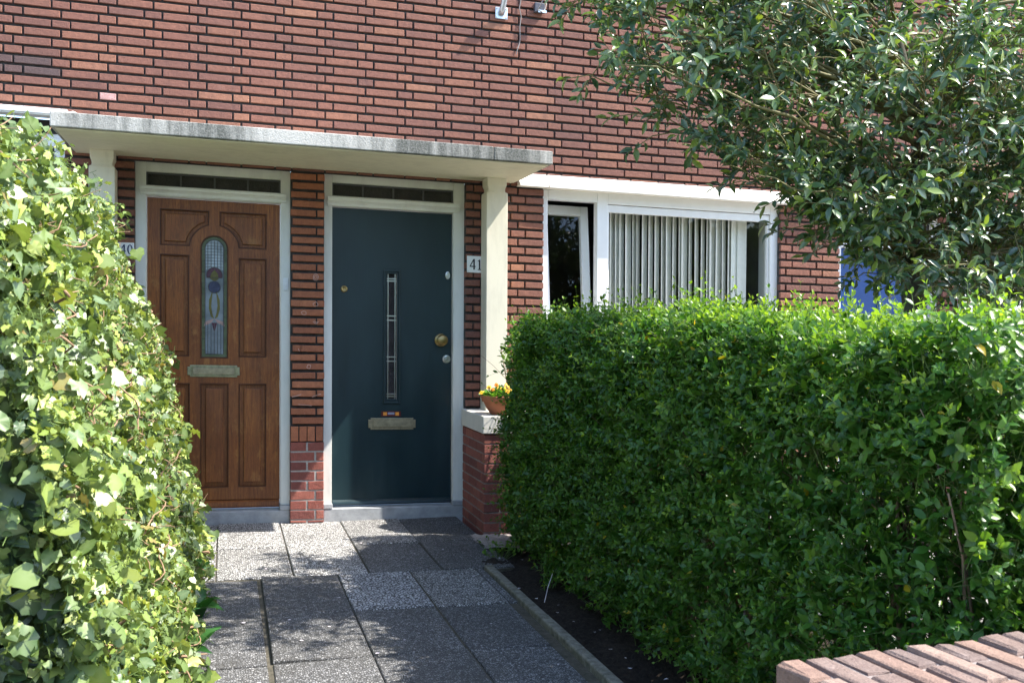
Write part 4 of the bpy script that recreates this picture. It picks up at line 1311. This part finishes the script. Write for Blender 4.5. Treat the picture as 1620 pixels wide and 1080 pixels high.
size = np.where(big < .12, rng.uniform(.048, .070, n), np.where(big < .58, rng.uniform(.028, .046, n), rng.uniform(.014, .027, n)))
young = np.where(big > .60, rng.uniform(0, .95, n), rng.uniform(0, .25, n))
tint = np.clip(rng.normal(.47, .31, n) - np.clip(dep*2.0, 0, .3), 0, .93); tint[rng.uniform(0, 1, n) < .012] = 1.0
hole = wave(P[:, 1]*8, P[:, 2]*8, 51, 1.0) + .7*wave(P[:, 1]*17, P[:, 2]*17, 52, 1.0)
ok = (P[:, 2] > .005) & ((hole > -.12) | (rng.uniform(0, 1, len(P)) < .12))
P, A, N, size, tint, young = [a[ok] for a in (P, A, N, size, tint, young)]
ivy = thing('ivy_hedge', (-.7, -2.4, 0), 'sunlit bank of tangled ivy leaves beside the paved path', 'ivy hedge')
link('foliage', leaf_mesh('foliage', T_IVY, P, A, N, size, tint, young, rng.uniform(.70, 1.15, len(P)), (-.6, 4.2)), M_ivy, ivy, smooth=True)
# petioles
k = rng.uniform(0, 1, len(P)) < .75
pet = P[k] - A[k]*.2*size[k][:, None]
link('leaf_stalk', sticks_mesh('leaf_stalk', P[k] - N[k]*.035*rng.uniform(.5, 1.5, k.sum())[:, None] + .012*rng.normal(size=(k.sum(), 3)) - A[k]*.02, P[k], .0012, .0009, 3), M_greenstem, ivy, smooth=True)
# dark core of filler leaves, added inside to block the light
n = 7000
y = rng.uniform(IY0+.15, IY1-.1, n); z = rng.uniform(.05, 1.85, n); x = ivy_x(y, z) - rng.uniform(.10, .35, n)
link('filler_leaf', leaf_mesh('filler_leaf', T_IVY, np.stack([x, y, z], 1), rand_unit(n), nrm(rand_unit(n)+np.array([1., -.3, .3])), rng.uniform(.06, .095, n), rng.uniform(0, .25, n), np.zeros(n)), M_ivy, ivy, smooth=True)
n = 6000
x = rng.uniform(-2.6, -.35, n); z = rng.uniform(.02, 1.6, n); y = IY0 + rng.uniform(.05, .3, n); x = np.minimum(x, -.25 - .222*z)
link('filler_leaf', leaf_mesh('filler_leaf', T_IVY, np.stack([x, y, z], 1), rand_unit(n), nrm(rand_unit(n)+np.array([.3, -1, .3])), rng.uniform(.06, .095, n), rng.uniform(0, .25, n), np.zeros(n)), M_ivy, ivy, smooth=True)
tb = MB(); random.seed(5)
def w1(f, a, b): return float(f(np.array([a]), np.array([b]))[0])
for i in range(150):
    y = random.uniform(-4.2, -.5); z = random.uniform(.1, 1.6); ang = random.uniform(-.6, 1.2)
    pts = []; rad = []; r0 = random.uniform(.0022, .0052); L_ = random.randint(12, 26); dang = 0; off_ = random.uniform(-.03, .03)
    for s in range(L_):
        pts.append((w1(ivy_x, y, z) + off_ + random.uniform(-.004, .004) + (.07*max(0, s-L_+6)/6 if i % 3 == 0 else 0), y, z))
        rad.append(r0*(1-.6*s/L_))
        dang = .7*dang + random.uniform(-.13, .13); ang += dang; st = random.uniform(.018, .032)
        y += math.cos(ang)*st*random.choice([1, 1, .8]); z += math.sin(ang)*st
        if z > 1.9 or z < .03 or y > -.4: break
    if len(pts) > 2: tb.tube(pts, rad, 6)
for i in range(230):   # curling side shoots
    y = random.uniform(-4.25, -.42); z = random.uniform(.05, 1.85); x = w1(ivy_x, y, z)
    d = Vector((random.uniform(.5, 1), random.uniform(-.8, .8), random.uniform(-.9, .6))).normalized()
    p = Vector((x-.04, y, z)); pts = [p.copy()]; c = Vector((random.gauss(0,1), random.gauss(0,1), random.gauss(0,1)+.6))*.28
    for s in range(12):
        d = (d + c*.26).normalized(); p = p + d*random.uniform(.007, .013); pts.append(p.copy())
    tb.tube(pts, [.0026*(1-.055*s) for s in range(13)], 5)
tb.build('vines', M_ivystem, ivy, smooth=True)

# broad-leaved plants at the foot of the ivy
def broad_plant(x, y, n, L_, label, seed):
    r = np.random.default_rng(seed)
    t = thing('broad_leaf_plant', (x, y, 0), label, 'plant', 'broad leaved plants at the foot of the ivy')
    a = r.uniform(-1.5, 1.5, n); el = r.uniform(.35, 1.15, n)
    A = np.stack([np.cos(a)*np.cos(el), np.sin(a)*np.cos(el), np.sin(el)], 1)
    P = np.stack([x + .03*r.normal(size=n), y + .05*r.normal(size=n), np.abs(.02*r.normal(size=n))+.02], 1)
    N = nrm(np.array([[0, 0, 1.]]) - A*np.sin(el)[:, None] + .25*r.normal(size=(n, 3)) + np.array([-.1, -.3, 0]))
    link('foliage', leaf_mesh('foliage', T_LONG, P, A, N, L_*r.uniform(.7, 1.15, n), r.uniform(0, 1, n), np.zeros(n), r.uniform(1.0, 1.35, n)), M_broad, t, smooth=True)
    link('stalk', sticks_mesh('stalk', np.stack([P[:, 0]*0+x, P[:, 1]*0+y, P[:, 2]*0-.02], 1), P, .004, .003, 5), M_greenstem, t, smooth=True)
broad_plant(-.17, -1.55, 7, .13, 'broad smooth leaves poking out of the ivy onto the path, farthest from the street', 1)
broad_plant(-.17, -2.25, 10, .165, 'largest tuft of broad smooth leaves at the foot of the ivy', 2)
broad_plant(-.17, -2.75, 8, .145, 'broad smooth leaves at the foot of the ivy, nearest to the street', 3)

# ------------------------------------------------------------------ evergreen tree in the front garden
random.seed(12)
tree = thing('holly_tree', (3.36, -2.60, 0), 'glossy dark evergreen tree spreading over the hedge in front of the window', 'tree')
tr = MB(); tw = MB()
trunk_pts = [(3.36,-2.60,-.05),(3.34,-2.59,.6),(3.38,-2.57,1.3),(3.30,-2.58,1.9),(3.46,-2.50,2.4),(3.32,-2.46,2.9),(3.50,-2.44,3.45)]
tr.tube(trunk_pts, [.080,.070,.062,.050,.034,.022,.008], 12)
tr.build('trunk', M_hollybark, tree, smooth=True)
BL = [(1.45,3.06),(1.58,2.84),(1.98,2.52),(2.33,2.27),(2.72,2.17),(2.96,2.06),(3.14,1.80),(3.30,1.68),(5.4,1.62)]
def zmin(x, y):
    x = x - (y+2.2)*.33
    if x < BL[0][0]: return 9
    for (a, b), (c, d) in zip(BL[:-1], BL[1:]):
        if x <= c: return b + (d-b)*(x-a)/(c-a) + (y+2.2)*.27
    return 1.6 + (y+2.2)*.2
def inside(p, slack=0.0):
    if not (-3.45 < p[1] < -1.62): return False
    if p[2] < zmin(p[0], p[1]) - slack or p[2] > 3.55: return False
    return ((p[0]-3.55)/2.25)**2 + ((p[1]+2.55)/1.05)**2 + ((p[2]-2.95)/1.75)**2 < 1.08
def trunk_at(z):
    for a, b in zip(trunk_pts[:-1], trunk_pts[1:]):
        if z <= b[2]:
            t = (z-a[2])/(b[2]-a[2]); return Vector(a).lerp(Vector(b), t)
    return Vector(trunk_pts[-1])
ends = []
tgt = []
while len(tgt) < 88:
    p = Vector((random.uniform(1.5, 5.4), random.uniform(-3.4, -1.65), random.uniform(1.55, 3.45)))
    if inside(p) and (p.z < 3.1 or random.random() < .5) and all((p-q).length > .27 for q in tgt): tgt.append(p)
for q in ((1.62,-2.0,3.02),(1.75,-2.25,2.72),(2.05,-2.1,2.55),(2.3,-2.3,2.25),(2.62,-2.0,2.22),(2.95,-2.3,2.02),(3.1,-2.5,1.78),(3.6,-2.6,1.68),(4.2,-2.4,1.70),(1.55,-2.2,3.1),(1.9,-1.9,3.2),(3.4,-2.3,1.75),(3.8,-2.2,1.72),(3.9,-2.8,1.68),(4.4,-2.6,1.75),(3.3,-2.9,1.72)): tgt.append(Vector((q[0]-.12, q[1]-.4, q[2]-.10)))
LP, LA, LN, LS, LY = [], [], [], [], []
def add_leaves(b, d, length, cnt, sz, tip):
    d = d.normalized()
    u = d.cross(Vector((.2, .3, .9))).normalized(); w = d.cross(u)
    for i in range(cnt):
        s = .25 + .75*(i+1)/cnt; an = i*2.4 + random.uniform(-.4, .4)
        rd = u*math.cos(an) + w*math.sin(an)
        sp = random.uniform(.35, .75) if i > cnt-4 else random.uniform(.7, 1.3)
        A = (d*(1.0-sp*.55) + rd*sp + Vector((0, 0, random.uniform(-.25, .20)))).normalized()
        N = (d*.45 - rd*.3 + Vector((random.gauss(0,.38), -.50+random.gauss(0,.38), .75))).normalized()
        LP.append(tuple(b + d*length*s)); LA.append(tuple(A)); LN.append(tuple(N))
        LS.append(sz*random.uniform(.75, 1.15)); LY.append(random.uniform(.4, 1) if (tip and i >= cnt-2 and random.random() < .35) else 0)
stray = [(1.75,-2.5,2.50),(1.95,-2.3,2.42),(2.08,-2.7,2.24),(2.35,-2.5,2.10),(2.2,-2.4,2.30),(2.62,-2.6,2.02),(2.85,-2.5,1.92),(3.02,-2.7,1.72),(1.42,-2.5,2.92),(2.9,-2.3,1.85),(3.15,-2.5,1.62),(1.40,-2.6,3.02),(1.52,-2.4,2.98),(1.60,-2.7,2.80),(1.50,-2.2,3.08),(1.72,-2.3,2.72),(1.66,-2.5,2.95),(1.85,-2.6,2.58)]
n_tgt = len(tgt)
for q in stray: tgt.append(Vector(q))
for ti, p in enumerate(tgt):
    stray_t = ti >= n_tgt
    zb = max(1.75, min(3.3, p.z - random.uniform(.10, .60)))
    b = trunk_at(zb); dist = (p-b).length
    mid = b.lerp(p, .5) + Vector((random.uniform(-.12,.12), random.uniform(-.12,.12), random.uniform(.02,.22)*dist*.5))
    pts = []
    for s in range(11):
        t = s/10
        q = b*(1-t)**2 + mid*2*t*(1-t) + p*t*t
        if 0 < s: q += Vector((random.gauss(0,.012), random.gauss(0,.012), random.gauss(0,.012)))
        pts.append(q)
    r0 = .005 + .0038*dist
    tw.tube(pts, [r0*(1-.8*s/10) for s in range(11)], 6)
    nt = int((7 + 5*dist)*(.72 if p.x < 2.5 else 1)) if not stray_t else 7
    if stray_t: add_leaves(pts[8], p-pts[8], (p-pts[8]).length, 9, .062, True)
    for k in range(nt):
        t = random.uniform(.30, 1.0); i = min(int(t*10), 9)
        q = pts[i].lerp(pts[i+1], t*10-i); ld = (pts[i+1]-pts[i]).normalized()
        d = (ld*.8 + Vector((random.gauss(0,.7), random.gauss(0,.7), random.gauss(.12,.5)))).normalized()
        ln = random.uniform(.16, .40)
        e = q + d*ln + Vector((0,0,-.03))
        if not inside(e, .05 if not stray_t else .32): continue
        m_ = q + d*ln*.5 + Vector((random.gauss(0,.015), random.gauss(0,.015), random.gauss(.015,.015)))
        tw.tube([q, m_, e], [.0038, .003, .0018], 5)
        add_leaves(m_, e-m_, (e-m_).length, random.randint(5, 8), .067, True)
        for c in range(random.randint(2, 4)):
            qq = q.lerp(m_, random.random()) if random.random() < .5 else m_.lerp(e, random.random())
            d2 = (d*.7 + Vector((random.gauss(0,.7), random.gauss(0,.7), random.gauss(.1,.5)))).normalized()
            l2 = random.uniform(.06, .16); e2 = qq + d2*l2
            if not inside(e2, .06): continue
            tw.tube([qq, e2], [.0024, .0014], 4)
            add_leaves(qq, d2, l2, random.randint(3, 6), .058, True)
tw.build('branch', M_hollytwig, tree, smooth=True)
n = len(LP)
tint = rng.uniform(0, .9, n); tint[rng.uniform(0, 1, n) < .012] = 1.0
link('crown', leaf_mesh('crown', T_HOLLY, np.array(LP), np.array(LA), np.array(LN), np.array(LS), tint, np.array(LY), rng.uniform(.75, 1.05, n)), M_holly, tree, smooth=True)
print('leaves', n, len(leafs[0]))

# ------------------------------------------------------------------ litter, weed, twig
mb = MB(); random.seed(8)
for i in range(46):
    if i < 16: x, y = random.uniform(1.46, 1.66), random.uniform(-3.4, -1.0); z = .004
    else: x, y = random.uniform(-.1, 1.38), random.uniform(-3.5, -.3); z = .006
    if y > -1.4 and x > 1.3: z = .012
    s = random.uniform(.005, .010); a0 = random.uniform(0, 6.28); b = len(mb.v)
    pts = [(x+s*(1+.3*math.sin(3*q))*math.cos(q+a0), y+s*.6*math.sin(q+a0), z+random.uniform(0,.004)) for q in np.linspace(0, 6.283, 8)[:-1]]
    mb.poly(pts)
tag(mb.build('fallen_petals', M_petal_p), kind='stuff')
mb = MB(); mb.tube([(1.535,-2.12,-.02),(1.56,-2.10,.05),(1.60,-2.07,.125)], [.0022,.0018,.0012], 5)
tag(mb.build('dry_twig', M_petal_p), 'single pale dry twig sticking up from the soil beside the kerb', 'twig')
n = 46
wd = thing('seedling', (1.555, -1.20, 0), 'small green seedling at the corner where the kerb starts', 'plant')
P = np.stack([1.555+.05*rng.normal(size=n), -1.20+.06*rng.normal(size=n), rng.uniform(.01, .09, n)], 1)
link('foliage', leaf_mesh('foliage', T_OVAL, P, nrm(rng.normal(size=(n,3))+np.array([0,0,.4])), nrm(rng.normal(size=(n,3))*.5+np.array([0,-.2,1])), rng.uniform(.02,.038,n), rng.uniform(0,.9,n), rng.uniform(0,.4,n)), M_privet, wd, smooth=True)
link('stalk', sticks_mesh('stalk', np.stack([P[:,0]*.3+1.555*.7, P[:,1]*.3-1.2*.7, P[:,2]*0-.02], 1), P, .0014, .0009, 3), M_greenstem, wd)

# ------------------------------------------------------------------ trees across the street (seen only in reflections)
n = 17000
cx = rng.uniform(-16, 20, n); 
P = np.stack([cx*1.3, -23 + 2.0*rng.normal(size=n), .2 + 5.2*rng.uniform(0, 1, n)**.9 + .8*np.sin(cx*.9)], 1)
o = link('distant_trees', leaf_mesh('distant_trees', T_OVAL, P, rand_unit(n), rand_unit(n), rng.uniform(.5, .9, n), rng.uniform(0, 1, n), rng.uniform(0, .4, n)), M_far)
tag(o, kind='stuff')
